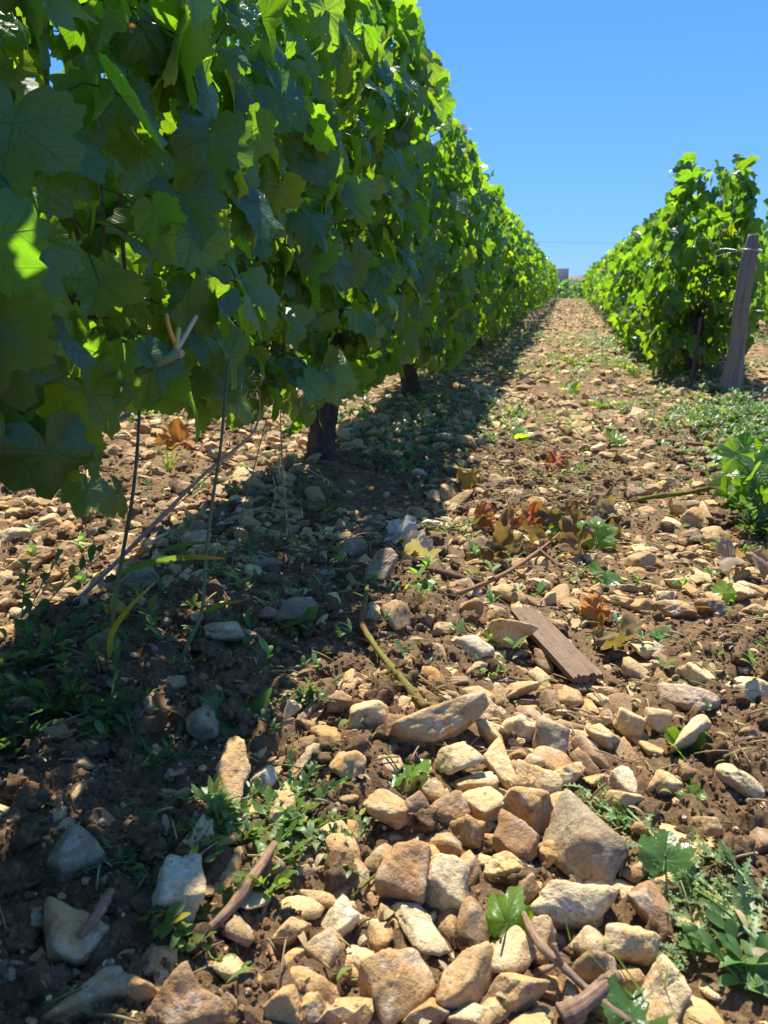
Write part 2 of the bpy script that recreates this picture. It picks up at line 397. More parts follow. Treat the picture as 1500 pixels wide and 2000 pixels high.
def leaf_template(lod, seed):
    rg = np.random.default_rng(seed+100)
    th, rad = leaf_outline(lod, seed); n = len(th)
    ts = {0: (.3, .6, .84, 1.0), 1: (.55, 1.0), 2: (1.0,)}[lod]
    P = [np.zeros((1, 2))]
    for t in ts:
        base = rad if t > .9 else (np.convolve(np.r_[rad[0], rad[0], rad, rad[-1], rad[-1]], np.ones(5)/5, 'valid') if lod < 2 else rad)
        P.append(np.stack([np.sin(th)*base*t, np.cos(th)*base*t], -1))
    P = np.vstack(P); F = []
    for i in range(n-1): F.append((0, 1+i+1, 1+i))
    for k in range(len(ts)-1):
        a, b = 1+k*n, 1+(k+1)*n
        for i in range(n-1): F += [(a+i, a+i+1, b+i+1), (a+i, b+i+1, b+i)]
    F = np.array(F)
    if True:
        a, b, c = P[F[0]]
        if (b[0]-a[0])*(c[1]-a[1])-(b[1]-a[1])*(c[0]-a[0]) < 0: F = F[:, ::-1]
    x, y = P[:, 0], P[:, 1]; rr = np.hypot(x, y); t = np.arctan2(x, y)
    fold = rg.uniform(-.45, .75); droop = rg.uniform(-.05, .5); wv = rg.uniform(.05, .19); ph = rg.uniform(0, 6)
    z = fold*np.abs(x)*.6 - droop*rr**2*.6 + wv*rr**1.5*np.sin(t*rg.integers(3, 6)+ph) - rg.uniform(0, .35)*np.clip(y, 0, 2)**2
    vd = np.min([np.abs((t-np.radians(d)+np.pi) % (2*np.pi)-np.pi) for d in (0, 52, -52, 112, -112)], 0)
    z = z + .034*np.sin(np.clip(vd/.46, 0, 1)*np.pi)*rr + .05*(n2(x*2.4+seed*7, y*2.4, 77)-.5) + .09*(n2(x*1.1+seed*3, y*1.1, 78)-.5)*rr
    if rg.random() < .6: z = z + rg.uniform(-.8, .8)*np.clip(x*rg.choice([-1, 1]), 0, 2)**2
    V = np.stack([x, y, z], -1)
    return V, F, P
TPL = {lod: [leaf_template(lod, s) for s in range({0: 14, 1: 8, 2: 5}[lod])] for lod in (0, 1, 2)}
def add_leaves(mb, pos, nrm, tip, size, lod, rng, tint=None, rnd=None):
    k = len(pos)
    if k == 0: return
    Rm = rotm(nrm, tip); var = rng.integers(0, len(TPL[lod]), k)
    rnd = rng.random(k) if rnd is None else rnd
    if tint is None:
        b = rng.uniform(.72, 1.25, k); tint = np.stack([b*rng.uniform(.85, 1.2, k), b, b*rng.uniform(.8, 1.25, k)], -1)
        ye = rng.random(k) < .05; tint[ye] *= np.array([1.7, 1.25, .8])
    for v in range(len(TPL[lod])):
        s = np.where(var == v)[0]
        if not len(s): continue
        V, F, P = TPL[lod][v]
        W = np.einsum('kij,nj->kni', Rm[s], V)*size[s][:, None, None]
        jit = rng.normal(0, .012, W.shape)*size[s][:, None, None] if lod == 0 else 0
        W = W+jit*0+pos[s][:, None, :]
        FF = F[None]+np.arange(len(s))[:, None, None]*len(V)
        U = np.concatenate([np.tile(P[None], (len(s), 1, 1)), np.tile(rnd[s][:, None, None], (1, len(V), 1))], -1)
        mb.add(W.reshape(-1, 3), FF.reshape(-1, 3), np.repeat(tint[s], len(V), 0), U.reshape(-1, 3))
def row_leaves(rng, x0, y0, y1, count, bottom, top, half, size, asym=(1, 1)):
    """leaf positions and poses in a slab of trellis foliage between y0 and y1"""
    k = count
    y = rng.uniform(y0, y1, k); u = rng.random(k)
    zb = bottom(y); zt = top(y)
    z = zb+(zt-zb)*rng.beta(1.05, .95, k)
    hw = half(y)*(1-.35*np.clip((z-zt+.25)/.25, 0, 1))*(.82+.4*n2(y*3.1, z*3.3, 31))*(.8+.2*np.clip((z-zb)/.15, 0, 1))
    surf = rng.random(k) < .74
    side = np.where(rng.random(k) < .5, 1., -1.)
    off = np.where(surf, hw*np.where(rng.random(k) < np.where(y < 1.4, .04, .12), rng.uniform(1.1, 1.32, k), rng.uniform(.72, 1.12, k)), hw*rng.uniform(0, .75, k))
    x = x0+side*off*np.where(side < 0, asym[0], asym[1])
    topm = (z > zt-.10) & (rng.random(k) < .6)
    nx = side*rng.uniform(.55, 1.1, k); ny = rng.normal(-.05, .62, k); nz = rng.normal(.28, .42, k)
    nrm = np.stack([nx, ny, nz], -1)
    nrm[topm] = np.stack([rng.normal(0, .6, topm.sum()), rng.normal(0, .6, topm.sum()), np.ones(topm.sum())*.8], -1)
    inn = ~surf; nrm[inn] += rng.normal(0, .6, (inn.sum(), 3))
    tip = np.stack([side*.25+rng.normal(0, .25, k), rng.normal(0, .55, k), -np.ones(k)], -1)
    tip[topm] = np.stack([side[topm], rng.normal(0, .8, topm.sum()), -rng.uniform(0, .8, topm.sum())], -1)
    s = size*rng.uniform(.48, 1.22, k)
    return np.stack([x, y, z], -1), nrm, tip, s, side
def petioles(mb, pos, side, x0, rng, frac=.5):
    idx = np.where(rng.random(len(pos)) < frac)[0]
    for i in idx:
        p = pos[i]; q = p+np.array([-side[i]*rng.uniform(.02, .07), rng.uniform(-.05, .05), rng.uniform(-.045, .05)])
        m = (p+q)/2+np.array([0, 0, rng.uniform(.0, .02)])
        V, F = tube(curve([q, m, p], 5), [.0014, .0010], 4)
        mb.add(V, F, (.16, .20, .06) if rng.random() < .6 else (.25, .13, .06))
def trunk_mesh(rng, x, y, z0, zt, rad, lean, lod=0):
    mb = MB(); sides = 40 if lod == 0 else 9; n = 44 if lod == 0 else 7
    pts = [(x, y, z0-.04), (x+rng.normal(0, .008), y+.01, z0+.08), (x+lean[0]*.5+rng.normal(0, .012), y+lean[1]*.5, z0+(zt-z0)*.55), (x+lean[0], y+lean[1], zt)]
    C = curve(pts, n); ph = rng.uniform(0, 6)
    def bump(a, t):
        tw = a+t*2.2+ph
        b = 1+.10*np.sin(tw*3)+.05*np.sin(tw*7+2*np.sin(t*9))
        if lod == 0:
            P = np.stack([np.cos(tw)*3.2+0*t, np.sin(tw)*3.2+0*t, t*5+0*a], -1)
            P2 = np.stack([np.cos(tw)*8+0*t, np.sin(tw)*8+0*t, t*9+0*a], -1)
            b = b+.30*(n3(P, 5)-.5)+.34*(n3(P2, 6)-.5)
        return b
    V, F = tube(C, [rad*1.35, rad*1.05, rad*.92, rad, rad*1.25, rad*1.1], sides, bump)
    ang = np.tile(np.linspace(0, 2*np.pi, sides, endpoint=False), n); tt = np.repeat(np.linspace(0, 1, n), sides)
    U = np.stack([np.cos(ang+tt*2.2), np.sin(ang+tt*2.2), tt*3], -1); U = np.vstack([U, U[:1], U[-1:]])
    mb.add(V, F, (1, 1, 1), U)
    # two arms along the wire
    for s in (-1, 1):
        L = .55 if lod == 0 else .5
        C2 = curve([pts[-1], (x+lean[0], y+lean[1]+s*.10, zt+.06), (x+rng.normal(0, .01), y+s*L*.6, zt+.09), (x, y+s*L, zt+.08)], 12 if lod == 0 else 4)
        V, F = tube(C2, [rad*.7, rad*.42, rad*.25], 12 if lod == 0 else 5, None)
        mb.add(V, F, (1, 1, 1), V*12*np.array([1, .3, 1]))
    return mb
M_BERRY = mat_plant('green_grape', .25, .35, .0005, .5, 40)
def bunch(rng, p, n=42, L=.085, r0=.026):
    mb = MB(); V0, F0 = ICO[2]
    for i in range(n):
        t = (i+.5)/n; a = i*2.4
        rr = r0*(1-t)**.6*rng.uniform(.7, 1.05); c = np.array([rr*math.cos(a), rr*math.sin(a), -t*L])
        r = rng.uniform(.0048, .0066); g = rng.uniform(.8, 1.2)
        mb.add(V0*r+c+p, F0, (.10*g, .17*g, .045*g))
    V, F = tube(curve([p+np.array([0, 0, .03]), p, p+np.array([0, 0, -L*.8])], 5), .0018, 5); mb.add(V, F, (.14, .18, .06))
    return mb
ORD = ['first', 'second', 'third', 'fourth', 'fifth', 'sixth', 'seventh', 'eighth', 'ninth', 'tenth', 'eleventh', 'twelfth', 'thirteenth', 'fourteenth', 'fifteenth',
       'sixteenth', 'seventeenth', 'eighteenth', 'nineteenth', 'twentieth', 'twenty-first', 'twenty-second', 'twenty-third', 'twenty-fourth', 'twenty-fifth']
def shoots(rng, x0, y0, y1, zb, zt, k, half, lod):
    mb = MB(); mb.add(*tube(np.array([[x0, y0, zb], [x0+.004, (y0+y1)/2, zb+.004], [x0, y1, zb]]), .004, 5), (.16, .10, .06))
    for i in range(k):
        y = rng.uniform(y0, y1); x = x0+rng.normal(0, half*.35); top = zt+rng.uniform(-.12, .10 if rng.random() < .25 else .0)
        C = curve([(x0, y, zb), (x, y+rng.normal(0, .04), (zb+top)/2), (x+rng.normal(0, .05), y+rng.normal(0, .07), top)], 12 if lod == 0 else 5)
        V, F = tube(C, [.0042, .0034, .0020], 6 if lod == 0 else 3)
        g = rng.random(); mb.add(V, F, tuple(np.array([.10, .14, .045])*(1-g)+np.array([.20, .11, .055])*g))
    return mb
def vine(x, y, lod, label, group, seed, bottom, top, half, count, size, y0=None, y1=None, trunk_r=.040, lean=(0, 0), parts=True, sp=1.4, extra=None, more=False, asym=(1, 1)):
    rng = np.random.default_rng(seed)
    y0 = y-sp/2-.06 if y0 is None else y0; y1 = y+sp/2+.06 if y1 is None else y1
    z0 = float(height(x, y, False)); root = empty('grape_vine', (x, y, z0)); tag(root, label, 'grapevine', group)
    ztrunk = max(.36, float(bottom(np.array([y]))[0])+.12)
    part('trunk', trunk_mesh(rng, x, y, z0, ztrunk, trunk_r, lean, 0 if lod == 0 else 1), M_BARK, root)
    pos, nrm, tip, s, side = row_leaves(rng, x, y0, y1, count, bottom, top, half, size, asym)
    mb = MB()
    if extra is not None:
        keep = extra(pos); pos, nrm, tip, s, side = pos[keep], nrm[keep], tip[keep], s[keep], side[keep]
    add_leaves(mb, pos, nrm, tip, s, lod, rng)
    if more:                                    # low hanging skirt of big leaves
        k = 60; P = np.stack([rng.uniform(x+.05, x+.27, k), rng.uniform(.40, .66, k), rng.uniform(.40, .60, k)], -1)
        add_leaves(mb, P, np.stack([rng.uniform(.6, 1, k), rng.normal(-.2, .4, k), rng.normal(.1, .3, k)], -1), np.stack([rng.normal(.1, .2, k), rng.normal(0, .4, k), -np.ones(k)], -1), rng.uniform(.042, .060, k), 0, rng)
    if lod == 0: petioles(mb, pos, side, x, rng, .45)
    part('foliage', mb, M_LEAF, root)
    if lod < 2: part('shoots', shoots(rng, x, y0+.1, y1-.1, ztrunk+.05, float(top(np.array([y]))[0]), 13 if lod == 0 else 7, .15, lod), M_STEM, root)
    if lod == 0:
        for i in range(5):
            p = np.array([x+rng.uniform(-.10, .16), y+rng.uniform(-.55, .55), float(bottom(np.array([y]))[0])+rng.uniform(.10, .2)])
            part('grape_bunch', bunch(rng, p), M_BERRY, root)
    return root
def const(v, amp=.05, f=2.3, s=40):
    return lambda y: v+amp*2*(n2(np.asarray(y, float)*f, np.asarray(y, float)*0+s, s)-.5)
# --- left row (beside the camera) : bottom edge follows the photo
LB_y = [-.6, .30, .55, .78, .95, 1.08, 1.22, 1.45, 1.75, 2.2, 2.8, 3.6, 60]
LB_z = [.33, .34, .34, .31, .36, .40, .38, .30, .285, .30, .27, .20, .12]
def left_bottom(y): return np.interp(y, LB_y, LB_z)+.05*(n2(np.asarray(y)*5, np.asarray(y)*0+3, 44)-.5)
def left_top(y): return np.interp(y, [0, 1.6, 2.0, 2.4, 3.0, 3.6, 5, 6.7, 12, 20, 60], [1.13, 1.15, 1.26, 1.36, 1.32, 1.28, 1.20, 1.13, 1.07, 1.04, 1.02])+.09*(n2(np.asarray(y)*2.6, np.asarray(y)*0+9, 45)-.5)
def left_half(y): return .205+.05*(n2(np.asarray(y)*1.7, np.asarray(y)*0, 46)-.5)
G_L = 'grapevines of the tall near row on the left'
ys = [-.85, .52]+[2.21+1.36*i for i in range(19)]
for i, y in enumerate(ys):
    lod = 0 if y < 4.5 else (1 if y < 11 else 2)
    cnt = 1250 if lod == 0 else (860 if lod == 1 else 520)
    lab = ['grapevine at the very edge beside the camera, mostly outside the left of the picture',
           'nearest grapevine on the left, huge leaves hanging over tall grass stems',
           'left grapevine whose thick shaggy trunk stands in shade behind the straw stalks',
           'left grapevine just behind the shaggy trunk, one glowing leaf sticking out low'][i] if i < 4 else \
        '%s grapevine from the camera in the tall left row' % ORD[i-1]
    vine(XL, y, lod, lab, G_L, 500+i, left_bottom, left_top, left_half, cnt, .056 if lod == 0 else .058, trunk_r=.040, lean=(.015, .03), sp=1.42 if y < 1 else 1.36,
         y0=(-.12 if i == 1 else None), y1=(1.56 if i == 1 else None), more=(i == 1), asym=(.60, 1))
# --- right row beyond the leaning post
def right_bottom(y): return .13+.10*(n2(np.asarray(y)*3, np.asarray(y)*0+2, 51)-.5)
def right_top(y): return np.interp(y, [4.3, 4.5, 4.68, 4.85, 5.1, 5.6, 7, 12, 60], [.90, 1.08, 1.16, 1.09, 1.02, .97, .96, .96, .96])+.09*(n2(np.asarray(y)*3.2, np.asarray(y)*0+5, 52)-.5)
def right_half(y): return np.interp(y, [4.4, 5.0, 5.8], [.185, .21, .25])+.05*(n2(np.asarray(y)*1.7, np.asarray(y)*0+4, 53)-.5)
G_R = 'grapevines of the right row beyond the wooden post'
for i in range(18):
    y = 4.92+1.36*i; lod = 1 if y < 11 else 2
    lab = 'first grapevine behind the leaning wooden post, one tall shoot rising from its top' if i == 0 else '%s grapevine behind the leaning post in the right row' % ORD[i]
    vine(XR, y, lod, lab, G_R, 700+i, right_bottom, right_top, right_half, ((1500 if i < 1 else 1100) if i < 2 else 800) if lod == 1 else 460, .058, y0=4.47 if i == 0 else None, trunk_r=.05, sp=1.36, asym=(1, .85 if i == 0 else 1))
# near vine of the right row, mostly outside the frame: a few leaves reach in
vine(XR+.235, 2.85, 0, 'grapevine at the right edge, only a few lit leaves reaching into view above the post', G_R, 760,
     const(.62), const(1.16, .04), const(.20, .01), 400, .056, y0=2.3, y1=3.50, trunk_r=.04)
# --- neighbouring rows
for r_, (x, ya, n_, nm) in enumerate(((XL-ROWS, .9, 9, 'second'), (XL-2*ROWS, 2.2, 8, 'third'), (XL-3*ROWS, 3.4, 7, 'fourth'))):
    for i in range(n_):
        lab = '%s grapevine of the %s row, glimpsed through gaps in the left foliage' % (ORD[i], nm)
        vine(x, ya+1.36*i, 1 if r_ == 0 and i < 4 else 2, lab, 'grapevines of the rows hidden behind the left row', 800+20*r_+i, const(.34), const(1.1), const(.2), 330, .068, trunk_r=.04, sp=1.36)
for r_, (x, ya, n_, nm) in enumerate(((XR+ROWS, 4.5, 12, 'next'), (XR+2*ROWS, 7, 10, 'third'))):
    for i in range(n_):
        lab = '%s grapevine of the %s row, to the right of the leaning post' % (ORD[i], nm)
        vine(x, ya+1.36*i, 1 if i < 3 and r_ == 0 else 2, lab, 'grapevines of the rows right of the post', 900+20*r_+i, const(.16), const(1.08), const(.24), 400 if i < 4 else 300, .068, trunk_r=.04, sp=1.36)
# --- vines of the block that closes the track
for i in range(9):
    x = -3.2+1.0*i; y = 33.0+.25*math.sin(i*2.1); z = float(height(x, y, False)); rng = np.random.default_rng(980+i)
    root = empty('grape_vine', (x, y, z)); tag(root, '%s pale grapevine from the left closing the far end of the track' % ORD[i], 'grapevine', 'grapevines across the far end of the track')
    part('trunk', trunk_mesh(rng, x, y, z, z+.35, .04, (0, 0), 1), M_BARK, root)
    mb = MB(); k = 260
    P = np.stack([x+rng.uniform(-.55, .55, k), y+rng.uniform(-.25, .25, k), z+rng.uniform(.2, 1.18, k)], -1)
    add_leaves(mb, P, rng.normal(0, .6, (k, 3))+np.array([0, -.5, .5]), rng.normal(0, .5, (k, 3))+np.array([0, 0, -1]), .075*rng.uniform(.7, 1.2, k), 2, rng)
    part('foliage', mb, M_LEAF, root)
# ------------------------------------------------------------------ stones
def rock_dirs(rng, D, planes=13, p=14, rough=.05):
    p = p*1.5; planes = max(6, planes-2)
    """radius along directions D for a broken, softly worn limestone chunk"""
    N = rng.normal(size=(planes, 3)); N /= np.linalg.norm(N, axis=1)[:, None]
    N = np.vstack([N, -N[:4]]); d = rng.uniform(.55, 1.12, len(N))
    k = np.clip(D @ N.T, 0, None)/d
    r = (np.sum(k**p, 1)+.35**p)**(-1/p)
    off = rng.uniform(0, 50, 3)
    r = r*(1+rough*2.2*(n3(D*1.9+off, 1)-.5)+rough*1.0*(n3(D*4.5+off, 2)-.5)+rough*.55*(n3(D*11+off, 3)-.5))
    return r
def rock_shape(rng, sub, **kw):
    D, F = ICO[sub]; V = D*rock_dirs(rng, D, **kw)[:, None]
    lo, hi = V.min(0), V.max(0); V = (V-(lo+hi)/2)/((hi-lo)/2)
    return V, F
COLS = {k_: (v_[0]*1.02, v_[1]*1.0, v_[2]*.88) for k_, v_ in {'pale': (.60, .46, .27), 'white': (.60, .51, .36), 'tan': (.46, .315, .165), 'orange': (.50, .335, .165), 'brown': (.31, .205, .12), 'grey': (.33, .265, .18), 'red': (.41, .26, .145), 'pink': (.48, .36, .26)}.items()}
def camang(): return -YAW
STONES = []    # placed: x, y, radius
GRID = {}
def reg(x, y, r):
    STONES.append((x, y, r))
    for i in range(int((x-r)//.05), int((x+r)//.05)+1):
        for j in range(int((y-r)//.05), int((y+r)//.05)+1): GRID.setdefault((i, j), []).append((x, y, r))
def hits(x, y, r, f=1.0):
    for i in range(int((x-r)//.05), int((x+r)//.05)+1):
        for j in range(int((y-r)//.05), int((y+r)//.05)+1):
            for a, b, c in GRID.get((i, j), ()):
                if (a-x)**2+(b-y)**2 < ((c+r)*f)**2: return True
    return False
# cx, cy, width, height in photo pixels, image tilt, colour, label (or None)
HERO = [
 (855,1420,215,85,-28,'tan','long bone-shaped tan stone lying across the end of the yellow-green shoot'),(895,1485,78,72,30,'pale',None),(957,1438,55,60,0,'pale',None),
 (1015,1425,72,55,20,'white',None),(1075,1440,75,88,-20,'grey',None),(985,1497,85,72,35,'pale',None),(1048,1530,92,66,15,'pale',None),
 (1108,1513,68,50,-5,'pale','smooth pale rounded stone on crumbly soil right of the pale stone heap'),(930,1535,85,42,-20,'pale',None),(945,1570,100,66,5,'pale',None),
 (1035,1585,90,95,-20,'orange',None),(1000,1648,100,92,30,'brown','soil-crusted brown stone above the flat-topped pale stone'),(1140,1645,150,140,20,'grey','large flat grey-brown slab tilted to the camera beside the uprooted thistle'),
 (875,1582,90,72,0,'brown',None),(848,1548,58,52,0,'tan',None),(815,1588,60,78,-5,'brown',None),(755,1580,88,72,0,'tan',None),(920,1628,65,70,-30,'tan',None),
 (868,1652,75,50,10,'tan',None),(1072,1673,48,60,10,'tan','small smooth egg-shaped stone left of the large flat slab'),(793,1708,122,112,-25,'red','big reddish brown rounded stone left of the pale rounded stone'),
 (862,1730,112,108,-10,'pale','big pale yellow rounded stone at the centre bottom, leaning on a reddish one'),(998,1700,98,62,5,'pale','flat-topped pale stone with a shaded front face'),
 (1030,1738,42,60,0,'brown',None),(820,1812,128,74,18,'white','dark-fronted whitish stone lying under the pale rounded stone'),(925,1810,66,98,10,'brown','spiky brown soil-coated stone standing upright'),
 (1118,1768,132,122,15,'pale','large pale triangular stone right of the crumpled green leaf'),(775,1925,148,132,10,'orange','largest orange-tan boulder at the bottom centre of the picture'),
 (912,1905,108,120,0,'tan','tan blocky stone with a pointed top right of the largest boulder'),(1000,1862,76,92,25,'pale',None),(1055,1842,60,95,-5,'tan',None),(1150,1850,80,70,-20,'pale',None),
 (1232,1842,98,92,30,'pale','squarish pale ochre stone just below the thistle leaves'),(1163,1897,80,72,0,'grey','grey rounded stone beside the forked dry twig'),(1075,1935,60,50,0,'orange',None),
 (1008,1938,88,100,25,'tan',None),(1228,1915,65,50,0,'tan',None),(1298,1932,86,104,12,'pale','tall pale ochre block right of the forked dry twig'),
 (1282,1775,104,66,32,'brown','dark shaded slab under the uprooted thistle stems'),(915,1988,84,50,0,'pale',None),(832,1982,92,52,-10,'tan',None),(970,1978,80,60,0,'orange',None),
 (1380,1622,55,55,0,'tan',None),(1445,1527,90,52,5,'pale',None),(1295,1540,52,62,25,'pale','pointed tan teardrop stone above the thistle'),(1218,1523,60,50,0,'white','round white lichen-spotted stone above the thistle'),
 (1220,1570,72,58,20,'pale',None),(1152,1470,75,65,0,'brown',None),(1185,1445,86,45,15,'pale',None),(1175,1411,50,25,0,'pale',None),(1230,1415,62,50,25,'pale',None),
 (1350,1440,48,98,15,'pale','narrow upright pale stone left of the bare soil on the right'),(1285,1407,50,45,0,'pale',None),(1342,1368,112,58,5,'pink','broad flat pinkish stone level with the soil on the right'),
 (1462,1352,90,62,10,'white','broad flat white stone at the right edge of the picture'),(1368,1325,74,42,32,'pale',None),(1465,1440,40,40,0,'brown',None),(1018,1350,60,52,10,'tan',None),
 (955,1392,55,50,20,'pale',None),(1072,1370,50,45,0,'brown',None),(1100,1395,42,18,0,'pale',None),
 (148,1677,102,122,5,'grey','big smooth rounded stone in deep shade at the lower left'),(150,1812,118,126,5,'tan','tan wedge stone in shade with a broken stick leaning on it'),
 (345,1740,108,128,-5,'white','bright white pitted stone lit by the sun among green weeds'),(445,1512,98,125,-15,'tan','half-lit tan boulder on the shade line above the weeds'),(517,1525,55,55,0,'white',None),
 (598,1490,60,72,5,'orange','small brick-shaped brown stone standing on the shade line'),(718,1402,74,76,30,'pale','pale wedge stone right of the dark soil clods near the shade line'),
 (665,1372,55,45,0,'brown',None),(680,1495,70,54,-10,'tan',None),(718,1470,38,28,0,'tan',None),(200,1955,188,96,-14,'orange','large oval orange-tan stone at the bottom left corner'),
 (362,1958,150,130,0,'brown','big brown slab at the bottom, right of the oval orange stone'),(45,1812,95,50,-15,'grey','low grey stone in shade at the left edge'),(335,1572,52,72,25,'grey',None),
 (330,1637,62,52,0,'brown',None),(665,1798,62,82,25,'white','whitish stone crossed by twig shadows left of the dark-fronted one'),(570,1822,76,52,0,'orange',None),(635,1857,75,80,20,'tan',None),
 (575,1877,46,48,0,'orange',None),(553,1968,75,70,0,'orange',None),(395,1415,60,70,0,'grey',None),(435,1600,46,32,-15,'orange',None),(300,1382,50,55,0,'grey',None),
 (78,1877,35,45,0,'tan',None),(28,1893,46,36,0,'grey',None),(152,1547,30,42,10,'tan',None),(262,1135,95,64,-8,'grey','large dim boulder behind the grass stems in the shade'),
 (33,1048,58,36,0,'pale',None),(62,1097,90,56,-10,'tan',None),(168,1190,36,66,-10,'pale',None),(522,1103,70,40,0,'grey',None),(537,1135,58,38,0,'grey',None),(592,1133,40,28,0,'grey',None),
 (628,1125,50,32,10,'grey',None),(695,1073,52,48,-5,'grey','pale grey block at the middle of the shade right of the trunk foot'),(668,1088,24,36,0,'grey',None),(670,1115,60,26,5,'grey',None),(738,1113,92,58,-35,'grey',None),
 (578,1193,82,62,15,'grey','flat grey slab in the dark soil left of the bent green shoot'),(525,1198,38,28,0,'grey',None),(457,1132,30,32,0,'grey',None),(438,1235,75,40,0,'pale',None),
 (383,1207,40,26,0,'grey',None),(270,1178,46,26,0,'grey',None),(198,1257,62,42,-20,'grey',None),(370,1050,40,22,0,'pale',None),(100,1023,46,42,20,'pale',None),
 (775,1215,56,84,-10,'brown','upright brown block just right of the bent green shoot'),(768,1243,60,18,0,'tan',None),(728,1202,36,50,10,'pale',None),(925,1267,78,50,14,'white','bright white flat stone between the shoot and the wooden board'),
 (990,1240,86,80,25,'pale',None),(1022,1228,52,42,0,'tan',None),(918,1195,56,50,-10,'tan',None),(930,1308,42,32,0,'tan',None),(1062,1290,40,44,0,'brown',None),(1265,1272,72,42,0,'pale',None),
 (1315,1192,92,40,0,'tan','long flat tan stone right of the red and orange dead leaf'),(1255,1187,46,36,0,'tan',None),(1215,1178,52,26,10,'tan',None),(1388,1190,60,40,0,'brown',None),
 (1447,1157,64,34,-8,'pale','smooth pale brick-shaped stone near the right edge'),(1330,1140,60,26,0,'pale',None),(990,1162,70,42,0,'tan',None),(1052,1145,46,36,25,'pale',None),(1020,1060,70,30,0,'pale',None),
 (935,1072,56,46,-10,'brown',None),(1348,1012,46,44,0,'tan','tan block on top of the soil clod left of the leafy vine cuttings'),(1350,1047,46,30,0,'brown',None),(1383,1052,22,30,0,'tan',None),(875,967,32,44,-10,'tan',None),
 (835,1027,50,24,-5,'white','small whitish flat stone at the shade edge behind the silvery dead leaf'),(912,868,40,36,0,'tan',None),(1413,822,28,24,-10,'tan','lone rounded tan stone among the weeds below the wooden post'),(1305,943,32,20,0,'white',None),(1027,908,40,24,0,'tan',None),
 (1375,1103,40,20,0,'pale',None),(1250,1097,56,42,0,'tan',None),(1073,1170,26,30,0,'pale',None),(1345,1287,60,30,0,'tan',None)]
G_ST = 'loose limestone stones on the soil'
stones = []            # (root object or None, px, py, size px, colour, label)
def hero_stone(k, cx, cy, W, H, tilt, colr, label):
    rng = np.random.default_rng(3000+k)
    c = gp(cx, cy, .0); d = (c-CAMP) @ cf; w_ = W*d/FPX; h_ = H*d/FPX
    zc = .4*float(height(c[0], c[1], False))+.6*float(height(c[0], c[1]))
    c = gp(cx, cy, zc+.30*h_); d = (c-CAMP) @ cf; w_ = W*d/FPX/2; h_ = H*d/FPX/2
    sub = 5 if W > 85 else 4
    V, F = rock_shape(rng, sub, planes=int(rng.integers(9, 15)), p=float(rng.uniform(6, 15)), rough=.09)
    el = math.atan2(-(c-CAMP)[2], np.hypot(*(c-CAMP)[:2]))
    # camera-facing outline (w_,h_), depth between
    dep = .5*(w_+h_)*rng.uniform(.75, .95)
    V = V*np.array([w_, dep, h_])*1.06
    t = math.radians(-tilt)*(1 if True else -1); ct, st = math.cos(t), math.sin(t)
    V = np.stack([V[:, 0]*ct-V[:, 2]*st, V[:, 1], V[:, 0]*st+V[:, 2]*ct], -1)
    f = (c-CAMP)/np.linalg.norm(c-CAMP); r = np.cross(f, [0, 0, 1]); r /= np.linalg.norm(r); u = np.cross(r, f)
    V = V @ np.stack([r, f, u])
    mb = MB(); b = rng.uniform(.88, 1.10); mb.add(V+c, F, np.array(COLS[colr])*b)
    o = one('stone', mb, M_ROCK, (c[0], c[1], zc), label, 'stone', G_ST)
    reg(c[0], c[1], max(w_, h_)*.80)
    stones.append((o, cx, cy, max(W, H), colr, label, W/H))
for k, h in enumerate(HERO): hero_stone(k, *h)
# ---- stones scattered between them
TV = [rock_shape(np.random.default_rng(90+i), 3, planes=8+i % 6, p=9+i % 12, rough=.07) for i in range(18)]
TV2 = [rock_shape(np.random.default_rng(190+i), 2, planes=8+i % 6, p=9+i % 12, rough=.06) for i in range(14)]
TV1 = [rock_shape(np.random.default_rng(290+i), 1, planes=8, p=10, rough=.05) for i in range(10)]
def bare(x, y):
    """0 where the ground is bare crumbly soil, 1 where stones lie thick"""
    m = n2(np.array([x*3.1+9]), np.array([y*2.7+4]), 3)[0]
    m2 = n2(np.array([x*1.3+2]), np.array([y*.55+7]), 13)[0]
    b = (1-.50*float(sstep(.50, .68, m)))*(1-.45*float(sstep(.5, .7, m2)))
    px, py, d = proj((x, y, 0))
    if y < 1.1 and x > -.33 and x < .12 and 1370 < py < 2100: return 1.0
    for cx, cy, a_, b_ in ((640, 1330, 70, 110), (1420, 1250, 110, 60), (400, 1290, 200, 50), (1400, 1520, 120, 110), (700, 960, 120, 60), (1180, 1290, 50, 60), (1330, 930, 150, 30)):
        q = ((px-cx)/a_)**2+((py-cy)/b_)**2
        if q < 1.6: b *= .12+.88*max(0, q-.6)
    return b if y < 1.0 else b*.9
rs = np.random.default_rng(77)
cand = []
def scatter(n, ylo, yhi, xl, xr, smin, smax, pw, f):
    u = rs.random(n)
    yy = ylo+(yhi-ylo)*u**1.0; xx = rs.uniform(xl, xr, n); ss = np.sort(smin+(smax-smin)*rs.random(n)**pw)[::-1]
    for x, y, s in zip(xx, yy, ss):
        if abs(x) < .16 and y < .3: continue
        if rs.random() > bare(x, y): continue
        if hits(x, y, s*.9, f): continue
        reg(x, y, s*.8); cand.append((x, y, s))
scatter(900, .36, .95, -.30, .12, .012, .024, 1.2, .80)
scatter(12000, .25, 1.7, -1.5, .75, .005, .024, 2.4, .62)
scatter(15000, 1.5, 4.2, -2.4, 1.6, .007, .038, 2.6, .66)
scatter(3500, 1.5, 7, -4.2, -1.9, .014, .036, 1.8, .85)
scatter(8500, 4.2, 11, -1.9, 2.2, .013, .042, 2.2, .76)
scatter(5000, 11, 30, -.6, .75, .018, .036, 1.4, .9)
info = []
